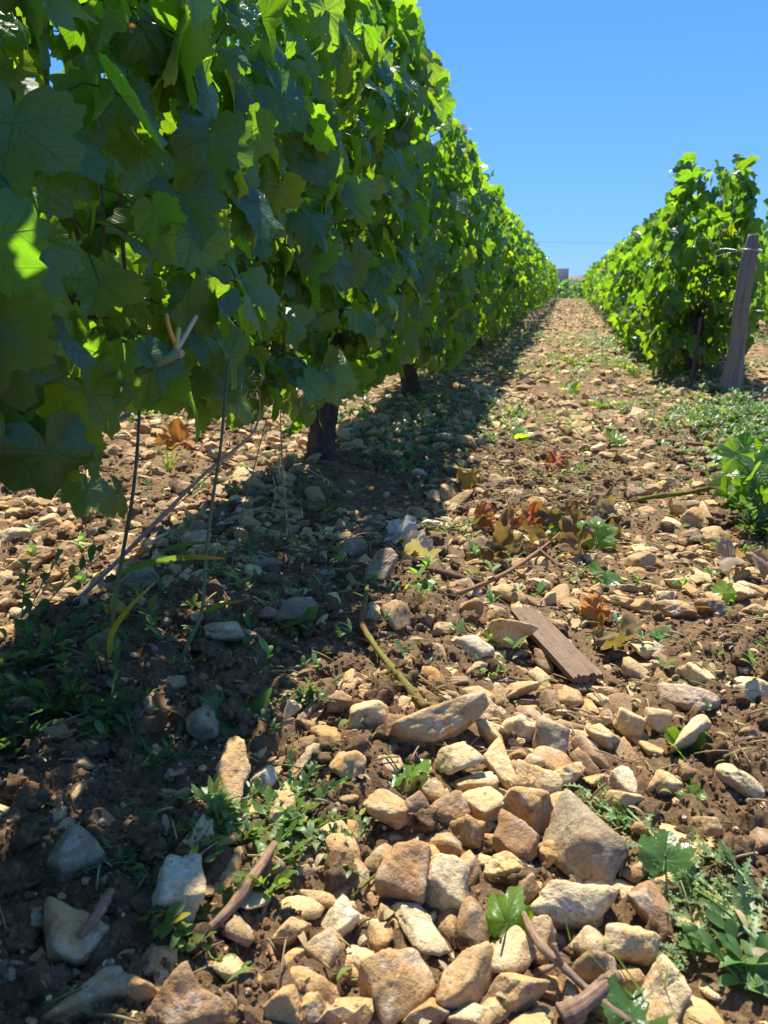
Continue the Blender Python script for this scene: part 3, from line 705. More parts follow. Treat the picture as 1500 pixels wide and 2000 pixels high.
for x, y, s in cand:
    px, py, d = proj((x, y, 0)); vis = d > .1 and 8 < px < 1492 and py < 1990 and not (x < -.95)
    info.append(s/d if vis else 0)
order = np.argsort(-np.array(info)); NI = 298-len(stones); single = set(order[:NI].tolist())
groups = {k: MB() for k in ('far', 'near')}
CK = ['pale', 'tan', 'tan', 'tan', 'brown', 'orange', 'pale', 'orange', 'brown']
for i, (x, y, s) in enumerate(cand):
    ck = CK[rs.integers(len(CK))]; b = rs.uniform(.8, 1.15); zf = float(height(x, y)); z = .5*float(height(x, y, False))+.5*zf if y < 1.4 else .72*float(height(x, y, False))+.28*zf
    tp = TV if i in single or (y < 1.6 and s > .012) else (TV2 if y < 3.2 else TV1)
    V, F = tp[rs.integers(len(tp))]
    ax = np.array([s*rs.uniform(.95, 1.45), s*rs.uniform(.65, 1.0), s*rs.uniform(.35, .75)])
    if y > 5: ax[2] *= .8
    Rz = rndrot(rs, 1)[0]; az = rs.uniform(0, 6.28); ca, sa = math.cos(az), math.sin(az)
    tl = rs.normal(0, .35, 2); Rt = np.array([[1, 0, tl[0]], [0, 1, tl[1]], [-tl[0], -tl[1], 1]]); Rt /= np.linalg.norm(Rt, axis=0)
    W = (V*ax) @ Rt.T @ np.array([[ca, -sa, 0], [sa, ca, 0], [0, 0, 1]]).T + np.array([x, y, z+ax[2]*rs.uniform(.15, .6)])
    if i in single:
        mb = MB(); mb.add(W, F, np.array(COLS[ck])*b)
        o = one('stone', mb, M_ROCK, (x, y, z), None, 'stone', G_ST)
        px, py, d = proj((x, y, z+ax[2]*.4)); stones.append((o, px, py, 2*s*FPX/d, ck, None, ax[0]/ax[2]))
    else: groups['near' if y < 6 else 'far'].add(W, F, np.array(COLS[ck])*b)
so_ = link('stones', MB.mesh(groups['near'], 'stones', M_ROCK, smooth=False)); tag(so_, 'countless smaller limestone stones strewn over the soil nearby', None, None, 'stuff')
so_ = link('gravel', MB.mesh(groups['far'], 'gravel', M_ROCK, smooth=False)); tag(so_, 'tan stones covering the track far up between the rows', None, None, 'stuff')
# ---- crumbs of soil and tiny pebbles
def crumbs(name, n, ylo, yhi, xl, xr, smin, smax, pw, mat, cols, label, tpls, lump=.12):
    rg = np.random.default_rng(len(name)*7+n); y = ylo+(yhi-ylo)*rg.random(n)**1.5; x = rg.uniform(xl, xr, n)
    m = n2(x*3.1+9, y*2.7+4, 3); keep = (rg.random(n) < .35+.65*sstep(.4, .65, m)) & ~((np.abs(x) < .1) & (y < .3)); x, y = x[keep], y[keep]; k = len(x)
    s = smin+(smax-smin)*rg.random(k)**pw; z = height(x, y)+s*.25
    Rm = rndrot(rg, k)*s[:, None, None]; var = rg.integers(0, len(tpls), k); mb = MB()
    cc = np.array(cols)[rg.integers(0, len(cols), k)]*rg.uniform(.75, 1.2, (k, 1))
    for v, (V, F) in enumerate(tpls):
        ii = np.where(var == v)[0]
        W = np.einsum('kij,nj->kni', Rm[ii], V)+np.stack([x, y, z], -1)[ii][:, None]
        mb.add(W.reshape(-1, 3), (F[None]+np.arange(len(ii))[:, None, None]*len(V)).reshape(-1, 3), np.repeat(cc[ii], len(V), 0))
    o = link(name, mb.mesh(name, mat, smooth=(name == 'soil_clods'))); tag(o, label, None, None, 'stuff')
def clod_shape(seed, sub=3):
    D, F = ICO[sub]; rg = np.random.default_rng(seed); off = rg.uniform(0, 50, 3)
    r = .75+.8*(n3(D*2+off, 1)-.4)+.55*(n3(D*4.5+off, 2)-.5)+.3*(n3(D*10+off, 3)-.5); return D*r[:, None]*np.array([1, .9, .7]), F
CL = [clod_shape(i) for i in range(8)]; CL2 = [clod_shape(i+20, 2) for i in range(8)]
crumbs('soil_clods', 5200, .25, 3.2, -1.7, .9, .006, .020, 2.2, M_SOIL, [(1, 1, 1)], 'dark crumbly clods of brown soil between the stones', CL)
crumbs('soil_crumbs', 15000, .25, 3.0, -1.4, .8, .0016, .006, 1.8, M_SOIL, [(1, 1, 1)], 'fine crumbs of loose brown soil', CL2)
crumbs('fine_soil', 60000, .25, 2.6, -1.2, .75, .0012, .0042, 1.6, M_SOIL, [(1, 1, 1)], 'finest grains of loose brown soil', [clod_shape(i+40, 1) for i in range(6)])
crumbs('pebbles', 9000, .25, 3.4, -1.4, .9, .002, .0055, 2.2, M_ROCK, [COLS['pale'], COLS['tan'], COLS['grey'], COLS['brown']], 'tiny pebbles and limestone chips in the soil', TV1)
# ------------------------------------------------------------------ small plants and litter
def blade(p0, p1, w_, rise=.3, n=8, twist=0., prof=None, side=None, fold=.15):
    """a leaf blade from p0 to p1 arching upward; returns verts, faces (3 verts across)"""
    p0 = np.asarray(p0, float); p1 = np.asarray(p1, float); L = np.linalg.norm(p1-p0)
    t = np.linspace(0, 1, n+1); C = p0+(p1-p0)*t[:, None]; C[:, 2] += rise*L*4*t*(1-t)*.5
    T = np.gradient(C, axis=0); T /= np.linalg.norm(T, axis=1)[:, None]
    s0 = np.cross(T[0], [0, 0, 1.]) if side is None else np.asarray(side, float)
    if np.linalg.norm(s0) < 1e-3: s0 = np.array([1., 0, 0])
    S = s0-T*(T @ s0)[:, None]; S /= np.linalg.norm(S, axis=1)[:, None]+1e-9; N = np.cross(S, T)
    a = twist*t; S2 = S*np.cos(a)[:, None]+N*np.sin(a)[:, None]; N2 = np.cross(S2, T)
    pw = np.sin(np.pi*np.clip(t*.93+.05, 0, 1))**.7 if prof is None else prof(t)
    hw = (w_/2*pw)[:, None]
    V = np.stack([C-S2*hw+N2*hw*fold, C, C+S2*hw+N2*hw*fold], 1).reshape(-1, 3); F = []
    for i in range(n):
        a0 = i*3
        for j in (0, 1): F += [(a0+j, a0+j+1, a0+j+4), (a0+j, a0+j+4, a0+j+3)]
    return V, np.array(F)
def lobed(t): return (np.sin(np.pi*np.clip(t*.93+.05, 0, 1))**.6)*(.30+.70*(np.arange(len(t)) % 3 == 1))
def G(x, y): return float(height(x, y))
def gx(px, py_): p = gp(px, py_); return p[0], p[1]
def ground_at(px, py_, up=0.):
    c = gp(px, py_, 0.); c = gp(px, py_, float(height(c[0], c[1], False))+up); return c
# ground cover of seedlings: one mass
def cover(name, n, region, smin, smax, label, seed, greens, dens=None, up=.008, lp=(3, 6)):
    rg = np.random.default_rng(seed); mb = MB(); xl, xr, ya, yb = region
    # templates
    tp = []
    for v in range(6):
        Vs, Fs, o = [], [], 0
        for j in range(rg.integers(*lp)):
            a = rg.uniform(0, 6.28); L = rg.uniform(.6, 1.); b0 = np.array([0, 0, rg.uniform(0, .5)]); e = b0+np.array([math.cos(a)*L, math.sin(a)*L, rg.uniform(.1, .7)])
            V, F = blade(b0, e, rg.uniform(.22, .5), rg.uniform(0, .3), 4); Vs.append(V); Fs.append(F+o); o += len(V)
        tp.append((np.vstack(Vs), np.vstack(Fs)))
    y = ya+(yb-ya)*rg.random(n)**1.2; x = rg.uniform(xl, xr, n); d = dens(x, y); k0 = rg.random(n) < d; x, y = x[k0], y[k0]; k = len(x)
    z = height(x, y)+up*rg.uniform(-.4, 1.2, k); s = rg.uniform(smin, smax, k); a = rg.uniform(0, 6.28, k); var = rg.integers(0, 6, k); cc = np.array(greens)[rg.integers(0, len(greens), k)]*rg.uniform(.7, 1.3, (k, 1))
    for v, (V, F) in enumerate(tp):
        ii = np.where(var == v)[0]
        if not len(ii): continue
        ca, sa = np.cos(a[ii])[:, None], np.sin(a[ii])[:, None]
        W = np.stack([(V[:, 0]*ca-V[:, 1]*sa)*s[ii, None]+x[ii, None], (V[:, 0]*sa+V[:, 1]*ca)*s[ii, None]+y[ii, None], V[:, 2]*s[ii, None]+z[ii, None]], -1)
        mb.add(W.reshape(-1, 3), (F[None]+np.arange(len(ii))[:, None, None]*len(V)).reshape(-1, 3), np.repeat(cc[ii], len(V), 0))
    o = link(name, mb.mesh(name, M_WEED)); tag(o, label, None, None, 'stuff')
GR = [(.060, .125, .025), (.085, .155, .03), (.045, .10, .035), (.11, .17, .035)]
def dens_main(x, y):
    k = np.abs(((x-XL+ROWS/2) % ROWS)-ROWS/2); patch = sstep(.50, .72, n2(x*2.3+1, y*1.7+2, 61))
    mid = sstep(1.0, 2.6, y)*.34
    rt = sstep(1.6, 2.6, y)*np.exp(-((x-.52)/.26)**2)*.9
    return np.clip(np.exp(-(k/.27)**2)*(.14+.55*patch)*sstep(.5, 1.4, y)+.06*patch+mid*patch+rt*(.2+patch), 0, 1)
cover('ground_weeds', 46000, (-2.6, 2.6, .5, 9), .008, .030, 'low green weed seedlings sprouting among the stones under the vines', 301, [tuple(1.45*v for v in g) for g in GR], dens_main, .030)
cover('grass_cover', 6000, (-1.6, 2.2, 8, 30), .02, .05, 'thin green weeds along the far track', 302, GR, lambda x, y: np.exp(-((np.abs(((x-XL+ROWS/2) % ROWS)-ROWS/2)-.25)/.2)**2)*.55+.08)
cover('weed_patch', 9000, (.30, 1.5, 2.1, 4.3), .014, .034, 'dense bright green weeds below the leaning wooden post', 303, GR, lambda x, y: np.exp(-((x-.78)/.24)**2-((y-3.0)/.6)**2)*2.2, .02)
# dry litter: straw and clippings, one mass
mb = MB(); rg = np.random.default_rng(310)
for i in range(9000):
    y = .3+rg.random()**1.3*6.5; x = rg.uniform(-1.9, 1.4) if y > 1.4 else rg.uniform(-1.1, .6)
    if i > 7500: x, y = rg.normal(.05, .16), rg.normal(2.0, .38)
    a = rg.uniform(0, 6.28); L = rg.uniform(.008, .030+.012*min(y, 4))
    if rg.random() > .35+.65*float(n2(np.array([x*3.]), np.array([y*3.]), 71)[0]): continue
    z = G(x, y)+rg.uniform(.002, .012); d = np.array([math.cos(a), math.sin(a), rg.uniform(-.15, .35)])*L; p = np.array([x, y, z])
    c = np.array([(.42, .31, .17), (.26, .16, .09), (.35, .30, .14), (.14, .19, .05), (.34, .27, .17)][rg.integers(5)])
    if rg.random() < .7: V, F = tube(curve([p, p+d*.5+[0, 0, .002], p+d], 4), rg.uniform(.0005, .0012)*(1+.35*y), 3)
    else: V, F = blade(p, p+d*.7, rg.uniform(.002, .0065)*(1+.45*y), rg.uniform(0, .5), 4, rg.uniform(-1, 1))
    mb.add(V, F, c)
o = link('plant_litter', mb.mesh('plant_litter', M_DRY)); tag(o, 'bits of straw, bark and dry clippings scattered on the soil', None, None, 'stuff')
# ---- fallen vine leaves
def fallen(px, py_, size, colr, label, seed, up=.012, curl=1.0, upright=0., yaw=None, dry=False):
    rg = np.random.default_rng(seed); c = ground_at(px, py_, up); V, F, P = leaf_template(0, 40+seed % 9)
    V = V.copy(); x, y = V[:, 0], V[:, 1]
    V[:, 2] = V[:, 2]*curl+(.20*curl)*(x**2*rg.uniform(-1, 2)+y**2*rg.uniform(-1, 1.2))
    a_ = rg.uniform(0, 6.28); fx = x*math.cos(a_)+y*math.sin(a_)
    V[:, 2] += .16*(n2(x*2.2+seed, y*2.2, 19)-.5)*2
    if dry:
        V[:, 2] += .75*(n2(x*2.1+seed, y*2.1, 9)-.5)+.30*(n2(x*5+seed, y*5, 10)-.5)
        th_ = fx*rg.uniform(1.2, 2.4); k_ = np.where(np.abs(th_) > 1e-3, np.sin(th_)/np.where(np.abs(th_) > 1e-3, th_, 1), 1)
        V[:, 0] -= math.cos(a_)*fx*(1-k_); V[:, 1] -= math.sin(a_)*fx*(1-k_); V[:, 2] += (1-np.cos(th_))*.35
    V[:, 1] -= .35
    yw = rg.uniform(0, 6.28) if yaw is None else yaw
    n = np.array([rg.normal(0, .25), rg.normal(0, .2)-upright, 1.0]); t = np.array([math.cos(yw), math.sin(yw), .05])
    Rm = rotm(n[None], t[None])[0]; W = V @ Rm.T*size; W[:, 2] -= min(0, W[:, 2].min()+up*.8)
    mb = MB(); U = np.concatenate([P, np.full((len(P), 1), rg.random())], 1)
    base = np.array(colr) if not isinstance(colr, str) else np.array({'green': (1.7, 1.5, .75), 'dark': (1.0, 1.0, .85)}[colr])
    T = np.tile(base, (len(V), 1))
    if dry:
        q = n2(P[:, 0]*2.5+seed, P[:, 1]*2.5, 12)[:, None]; T = T*(1-.5*q)+np.array([.22, .13, .055])*q*.8; T = T*.75
    mb.add(W+c, F, T, U)
    # its stalk
    s0 = Rm @ np.array([0, -.35, 0])*size+c; s1 = s0+np.array([-math.cos(yw), -math.sin(yw), .25])*size*.9
    mb.add(*tube(curve([s0, (s0+s1)/2+[0, 0, .004], s1], 6), .0011, 5), (.3, .35, .12) if not dry else (.3, .18, .09))
    return one('fallen_leaf', mb, M_DRY if dry else M_LEAF, c, label, 'leaf', 'vine leaves fallen on the ground')
fallen(790, 1495, .034, 'green', 'bright green holed vine leaf lying by the pale stone heap', 1, .022, 1.0, .3, 1.9)
fallen(815, 1145, .040, 'green', 'sunlit green vine leaf at the cut end of the long thin cane', 2, .02, 1, .3, 1.2)
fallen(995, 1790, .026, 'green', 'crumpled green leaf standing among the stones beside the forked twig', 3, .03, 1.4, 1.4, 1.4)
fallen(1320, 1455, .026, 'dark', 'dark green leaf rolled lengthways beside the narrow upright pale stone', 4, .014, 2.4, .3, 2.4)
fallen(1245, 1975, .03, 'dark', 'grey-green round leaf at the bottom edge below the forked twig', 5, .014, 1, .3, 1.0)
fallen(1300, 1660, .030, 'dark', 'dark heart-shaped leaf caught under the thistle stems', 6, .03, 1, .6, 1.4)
fallen(1372, 1525, .016, 'green', 'small yellow-green leaf on the bare soil at the right', 7, .012, 1, .5)
fallen(1355, 1565, .018, 'green', 'small lobed green leaf just above the thistle on the right', 8, .012, 1, .6)
fallen(1190, 1120, .042, 'dark', 'dull dark green leaf with two shadowed lobes right of the long cane', 9, .02, 1, .3, 1.0)
fallen(1165, 1045, .050, 'green', 'upright green vine leaf in the heap of withered litter', 10, .03, 1, 1.2, 1.6)
fallen(1088, 1048, .024, 'green', 'tiny square-looking green leaf left of the upright one in the litter', 11, .02, 1, 1.2)
fallen(1422, 1167, .028, 'green', 'small bright leaf leaning on the smooth pale brick-shaped stone', 12, .02, 1, 1.2)
fallen(1200, 855, .045, 'green', 'bright green leaf lying far up the middle of the track', 13, .03, 1, .6)
fallen(1115, 762, .06, 'green', 'pair-like green leaf farthest up the stony track', 14, .04, 1, .8)
fallen(1026, 852, .045, (2.2, 2.2, 2.6), 'pale silvery leaf upturned in the middle distance of the track', 15, .02, 1, .2)
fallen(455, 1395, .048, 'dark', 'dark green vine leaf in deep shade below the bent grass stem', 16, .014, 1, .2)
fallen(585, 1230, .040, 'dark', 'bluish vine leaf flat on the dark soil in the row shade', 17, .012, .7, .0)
fallen(395, 1600, .024, 'green', 'small toothed yellow-green leaf above the sunlit weeds', 18, .03, 1, 1.2, 1.5)
fallen(850, 1385, .028, (.30, .20, .06), 'brown and yellow curled leaf where the bent shoot meets the bone-shaped stone', 19, .025, 1, .3, dry=True)
fallen(757, 1330, .024, (.25, .20, .06), 'olive withered leaf hanging on the middle of the bent shoot', 20, .03, 1, 1.2, dry=True)
fallen(1150, 1205, .036, (.55, .20, .04), 'red and orange dead leaf right of the wooden board', 21, .02, 1, .9, dry=True)
fallen(1200, 1255, .045, (.24, .19, .09), 'big crumpled olive-brown leaf at the foot of the wooden board', 22, .02, 1, .3, dry=True)
fallen(800, 1055, .055, (.62, .60, .55), 'silvery white shrivelled leaf on the shade line', 23, .02, 1, .1, 0.2, dry=True)
fallen(830, 1082, .050, (.55, .50, .42), 'second silvery leaf with a yellow spot below the white shrivelled one', 24, .02, 1, .1, .0, dry=True)
fallen(1440, 1095, .050, (.42, .35, .27), 'greyish curled dead leaf pair near the right edge', 25, .03, 1, .7, dry=True)
fallen(1475, 1115, .040, (.40, .28, .22), 'pinkish brown dead leaf touching the right edge', 26, .02, 1, .3, dry=True)
fallen(1050, 1012, .040, (.70, .16, .04), 'vivid red dead leaf in the litter heap', 27, .03, 1, 1.0, dry=True)
fallen(955, 1012, .036, (.55, .16, .05), 'dark red leaf at the left end of the litter heap', 28, .03, 1, .9, dry=True)
fallen(1095, 905, .05, (.50, .14, .05), 'rusty red leaf behind the litter heap', 29, .03, 1, .6, dry=True)
fallen(912, 952, .05, (.45, .30, .06), 'mustard yellow leaf near the shade line behind the litter heap', 30, .03, 1, .6, dry=True)
fallen(225, 1215, .030, (.60, .38, .04), 'yellow dead leaf lit by the sun behind the left grass stem', 31, .02, 1, .9, dry=True)
fallen(310, 1420, .036, (.28, .15, .09), 'brown curled leaf in deep shade by the big weeds', 32, .02, 1, .6, dry=True)
fallen(335, 868, .08, (.50, .20, .06), 'reddish leaf among sunlit stones seen under the left row', 33, .03, 1, .6, dry=True)
for i in range(26):
    rg = np.random.default_rng(400+i); px, py_ = rg.uniform(930, 1190), rg.uniform(945, 1085)
    cc = [(.24, .155, .09), (.19, .125, .075), (.33, .26, .18), (.17, .16, .08), (.33, .19, .09)][i % 5]
    o = fallen(px, py_, rg.uniform(.022, .050), cc, None, 50+i, rg.uniform(.01, .035), 1.2, rg.uniform(0, 1.2), dry=True)
    o['label'] = 'withered brown or olive leaf in the heap of litter across the track'; o['group'] = 'withered leaves heaped in the middle of the track'
# ---- sticks
def stick(pts, rad, label, colr=(1, 1, 1), name='stick', cat='stick', forks=(), mat=None, up=.008, n=26, knots=True, world=False):
    C = [np.asarray(p, float) if world else ground_at(p[0], p[1], up if len(p) < 3 else p[2]) for p in pts]; C = curve(C, n)
    rg = np.random.default_rng(int(abs(C[0][0])*1e5) % 9999)
    ph = rg.uniform(0, 9)
    def bmp(a, t): return 1+.10*np.sin(a*2+t*9+ph)+(.35*np.exp(-((((t*5+ph) % 1)-.5)/.07)**2) if knots else 0)+0*a
    mb = MB(); V, F = tube(C, rad, 9, bmp); U = V*1.0; nrep = len(C)
    L = np.r_[0, np.cumsum(np.linalg.norm(np.diff(C, axis=0), axis=1))]
    ang = np.tile(np.linspace(0, 2*np.pi, 9, endpoint=False), nrep); ll = np.repeat(L, 9)
    U = np.vstack([np.stack([np.cos(ang)*.6, np.sin(ang)*.6, ll*1.0], -1), [[0, 0, 0], [0, 0, 0]]])
    T = np.array(colr, float)
    if T.ndim == 2: T = np.stack([np.interp(np.r_[ll, 0, L[-1]]/L[-1], np.linspace(0, 1, len(T)), T[:, k]) for k in range(3)], -1)
    mb.add(V, F, T, U)
    for fp, fr in forks:
        C2 = curve([np.asarray(p, float) if world else ground_at(p[0], p[1], up if len(p) < 3 else p[2]) for p in fp], 10)
        V, F = tube(C2, fr, 7); mb.add(V, F, T if T.ndim == 1 else T[-1], V*20)
    return one(name, mb, mat or M_TWIG, C[0], label, cat)
stick([(1022, 1785, .03), (1050, 1838, .035), (1100, 1888, .03), (1160, 1945, .02), (1235, 1998, .015)], [.0028, .0036, .0034, .003], 'long forked dry twig running to the bottom edge between pale stones', (.95, .9, .85), forks=[([(1100, 1888, .03), (1088, 1862, .04), (1082, 1842, .045)], .0022), ([(1090, 1880, .03), (1070, 1893, .028), (1060, 1900, .02)], .002)])
stick([(536, 1650, .03), (500, 1705, .035), (450, 1775, .03), (398, 1825, .02)], [.0042, .0048, .0045], 'brown dead twig crossing the sunlit weeds', (.9, .78, .7))
stick([(600, 1615, .015), (680, 1660, .02), (640, 1635, .02)][:2], .003, 'short twig end poking right of the sunlit weeds', (.8, .7, .62))
stick([(215, 1742, .045), (190, 1785, .05), (142, 1848, .035)], [.0032, .0048, .0012], 'broken pale stick leaning on the shaded tan wedge stone', (1, .9, .75))
stick([(445, 1915, .012), (490, 1932, .016), (545, 1952, .012)], [.0065, .0055, .0045], 'thick brown root piece at the bottom left of the centre', (.75, .62, .6), name='root_piece', cat='root')
stick([(510, 1930, .018), (548, 1912, .018)], [.006, .004], 'reddish root stub leaning against the thick root piece', (.8, .6, .55), name='root_piece', cat='root')
stick([(610, 1945, .012), (680, 1960, .012), (720, 1972, .01)], .003, 'thin brown twig lying near the bottom centre', (.8, .68, .6))
stick([(1095, 1985, .014), (1140, 1960, .02), (1205, 1905, .022)], [.0080, .0075, .006], 'thick grey piece of old vine wood under the forked twig', (.75, .70, .68), name='wood_piece', cat='wood')
stick([(860, 1163, .02), (905, 1155, .022), (990, 1118, .025), (1062, 1068, .03), (1105, 1030, .03)], [.0048, .0042, .0035, .002], 'long thin pinkish cane curving from the green leaf into the litter', (.95, .72, .5))
stick([(835, 1112, .02), (890, 1125, .02), (950, 1140, .018)], [.007, .006, .005], 'dark short branch lying behind the long thin cane', (.45, .38, .36))
stick([(1050, 1070, .03), (1085, 1100, .025), (1098, 1108, .02)], [.003, .004], 'brown stub crossing the far end of the long cane', (.6, .5, .45))
stick([(895, 903, .02), (945, 907, .02), (985, 915, .02)], [.005, .004], 'reddish twig on the shade line up the track', (.8, .55, .4))
stick([(640, 1090, .01), (700, 1070, .02), (765, 1058, .02)], .003, 'thin stick from the shade to the silvery leaf', (.55, .45, .38))
stick([(583, 1412, .015), (605, 1385, .02), (622, 1370, .025)], [.005, .006], 'short stub of pale stick on the shade line', (1, .9, .75))
stick([(255, 1660, .03), (270, 1610, .03), (262, 1590, .03)], [.003, .0035], 'thin twig upright in the dark weeds', (.5, .42, .36))
stick([(0, 1760, .012), (45, 1735, .02), (90, 1715, .015)], .002, 'fine dark twig at the left edge in deep shade', (.5, .4, .35))
stick([(270, 1290, .01), (310, 1275, .01), (345, 1258, .01)], .0022, 'thin brown twig flat in the shade left of the bent stem', (.5, .38, .3))
stick([(1305, 860, .02), (1400, 870, .03), (1500, 868, .03)], .006, 'long dry cane lying under the right weeds', (.8, .62, .5))
stick([(80, 1443, .04), (115, 1436, .04), (150, 1425, .04)], .0018, 'pale straw stub at the foot of the leafy weeds', (1, .85, .6))
# thick fresh shoot, green with a pink joint
G2 = np.array([(.55, .75, .22), (.62, .80, .24), (.95, .42, .30), (.60, .75, .22), (.62, .78, .24), (.55, .70, .2), (.6, .55, .25)])
stick([(718, 1145, .05), (712, 1180, .05), (706, 1215, .045), (728, 1255, .04), (765, 1305, .035), (800, 1345, .03), (832, 1382, .03)], [.0035, .0048, .0045, .005, .0055], 'thick yellow-green vine shoot with a pink joint, bent over the shade line', G2, name='vine_shoot', cat='shoot',
      forks=[([(768, 1308, .035), (820, 1330, .03), (880, 1352, .02)], .0022), ([(790, 1300, .03), (835, 1335, .03), (870, 1360, .02)], .003), ([(760, 1360, .01), (790, 1380, .012), (830, 1370, .02)], .001)], n=40)
G3 = np.array([(.55, .72, .2), (.5, .68, .2)])
stick([(1225, 980, .02), (1290, 968, .03), (1345, 962, .035), (1420, 945, .05)], [.003, .006, .006, .005], 'smooth green vine cutting pointing left from the leafy pile', G3, name='vine_cutting', cat='cutting')
stick([(1155, 990, .02), (1180, 1003, .02), (1197, 1012, .02)], [.003, .005], 'small green cutting beside the litter heap', G3, name='vine_cutting', cat='cutting')
# ---- leafy pile of vine cuttings at the right edge
def leafy_pile():
    rg = np.random.default_rng(600); c = ground_at(1505, 1000); root = empty('vine_cuttings', c); tag(root, 'pile of fresh leafy vine cuttings at the right edge beside the soil clod', 'cuttings')
    k = 60; P = c+np.stack([rg.uniform(-.10, .22, k), rg.uniform(-.10, .26, k), rg.uniform(.02, .15, k)], -1)
    mb = MB(); add_leaves(mb, P, rg.normal(0, .5, (k, 3))+[0, -.4, .9], rg.normal(0, 1, (k, 3)), rg.uniform(.03, .06, k), 0, rg, np.tile([[1.0, 1.0, .8]], (k, 1))*rg.uniform(.7, 1.15, (k, 1)))
    part('foliage', mb, M_LEAF, root); mb = MB()
    for i in range(7):
        a = rg.uniform(0, 6.28); q = c+np.array([.03*math.cos(a), .03*math.sin(a), .02]); e = c+np.array([.16*math.cos(a), .16*math.sin(a), rg.uniform(.04, .16)])
        mb = MB(); mb.add(*tube(curve([q, (q+e)/2+[0, 0, .02], e], 8), [.004, .002], 6), (.14, .2, .06)); part('stem', mb, M_STEM, root)
leafy_pile()
# ---- herbs: weed with a name of its own, stems + lance leaves
def herb(name, px, py_, label, cat, seed, nst, length, lw, ll, spread, col_, up=(.2, .8), prof=None, dens=9, flop=0., dirn=None, group=None, stem_r=.0011, fold=.15):
    rg = np.random.default_rng(seed); c = ground_at(px, py_); root = empty(name, c); tag(root, label, cat, group); lv = MB()
    lw *= .60; ll *= .68; dens = int(dens*1.5); length *= .92
    for s in range(nst):
        a = rg.uniform(0, 6.28) if dirn is None else dirn+rg.normal(0, spread); L = length*rg.uniform(.6, 1.15); e = rg.uniform(*up)
        d = np.array([math.cos(a), math.sin(a), 0])
        p0 = c+rg.normal(0, .008, 3)*[1, 1, 0]; p1 = p0+d*L*.5*(1-e*.5)+[0, 0, L*.5*e+.01]; p2 = p1+d*L*.5+[rg.normal(0, .01), rg.normal(0, .01), L*.4*e-flop*L]
        C = curve([p0, p1, p2], 14); zz = height(C[:, 0], C[:, 1])+.006; C[:, 2] = np.maximum(C[:, 2], zz)
        mb = MB(); mb.add(*tube(C, [stem_r, stem_r*.6], 5), np.array(col_)*1.2); part('stem', mb, M_STEM, root)
        T = np.gradient(C, axis=0)
        for i in range(dens):
            t = (i+1)/dens*13; j = int(min(t, 13)); b = C[j]; az = i*2.4+rg.uniform(-1.3, 1.3); side = np.cross(T[j], [0, 0, 1.]); side /= np.linalg.norm(side)+1e-6
            dd = side*math.cos(az)+np.array([0, 0, 1])*abs(math.sin(az))*.6+T[j]/np.linalg.norm(T[j])*.6; dd /= np.linalg.norm(dd); l_ = ll*rg.uniform(.4, 1.35)*(1-.4*i/dens)
            q = b+dd*l_; q[2] = max(q[2], G(q[0], q[1])+.004)
            g = rg.uniform(.75, 1.25); lv.add(*blade(b, q, lw*rg.uniform(.7, 1.2), rg.uniform(-.1, .35), 12 if prof is not None else 6, rg.uniform(-.6, .6), prof, None, fold), np.array(col_)*(np.array([g*rg.uniform(.9, 1.15), g, g]) if rg.random() > .08 else np.array([2.4, 1.35, .9])))
    part('leaves', lv, M_WEED, root)
    return root
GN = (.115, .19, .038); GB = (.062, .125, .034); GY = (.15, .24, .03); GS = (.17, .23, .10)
GW = 'sprawling green weeds in the foreground'
herb('bindweed', 560, 1640, 'sunlit sprawling bindweed right of the brown dead twig', 'weed', 1, 9, .085, .011, .024, .5, GN, (.1, .45), dens=10, group=GW)
herb('bindweed', 440, 1655, 'sunlit mass of narrow-leaved weeds left of the brown dead twig', 'weed', 2, 10, .070, .011, .026, .5, GN, (.1, .6), dens=10, group=GW)
herb('bindweed', 640, 1690, 'thin pale-leaved weed spreading right of the sprawling bindweed', 'weed', 3, 7, .075, .009, .019, .5, GS, (.05, .35), dens=9, group=GW)
herb('bindweed', 520, 1745, 'leafy weed seedling with a long pale root running down the soil', 'weed', 4, 6, .05, .015, .030, .5, GN, (.3, .8), dens=6, group=GW)
herb('bindweed', 570, 1590, 'weed tips reaching up to the small brick-shaped stone', 'weed', 5, 6, .07, .009, .024, .4, GB, (.1, .5), dens=8, group=GW)
herb('bindweed', 300, 1850, 'large-leaved weed lying above the oval orange-tan stone', 'weed', 6, 4, .065, .016, .032, .5, GN, (.05, .35), dens=7, dirn=-.2, group=GW)
herb('bindweed', 250, 1730, 'trailing weed left of the bright white pitted stone', 'weed', 7, 7, .065, .008, .018, .6, GB, (.1, .4), dens=9, group=GW)
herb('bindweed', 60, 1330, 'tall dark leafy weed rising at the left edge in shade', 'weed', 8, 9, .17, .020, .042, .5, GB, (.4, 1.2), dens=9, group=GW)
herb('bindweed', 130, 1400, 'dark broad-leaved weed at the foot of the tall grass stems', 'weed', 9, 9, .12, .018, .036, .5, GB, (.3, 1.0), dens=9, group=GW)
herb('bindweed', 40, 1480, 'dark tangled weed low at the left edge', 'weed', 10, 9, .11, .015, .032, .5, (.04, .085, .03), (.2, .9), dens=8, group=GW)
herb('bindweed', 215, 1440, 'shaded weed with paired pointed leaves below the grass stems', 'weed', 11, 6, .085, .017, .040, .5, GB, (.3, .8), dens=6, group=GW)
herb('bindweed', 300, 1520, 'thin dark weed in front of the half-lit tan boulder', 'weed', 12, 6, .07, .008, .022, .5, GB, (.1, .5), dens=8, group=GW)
herb('bindweed', 600, 1400, 'small toothed weed on the shade line below the soil clods', 'weed', 13, 5, .04, .009, .018, .5, GN, (.3, .8), dens=6, group=GW)
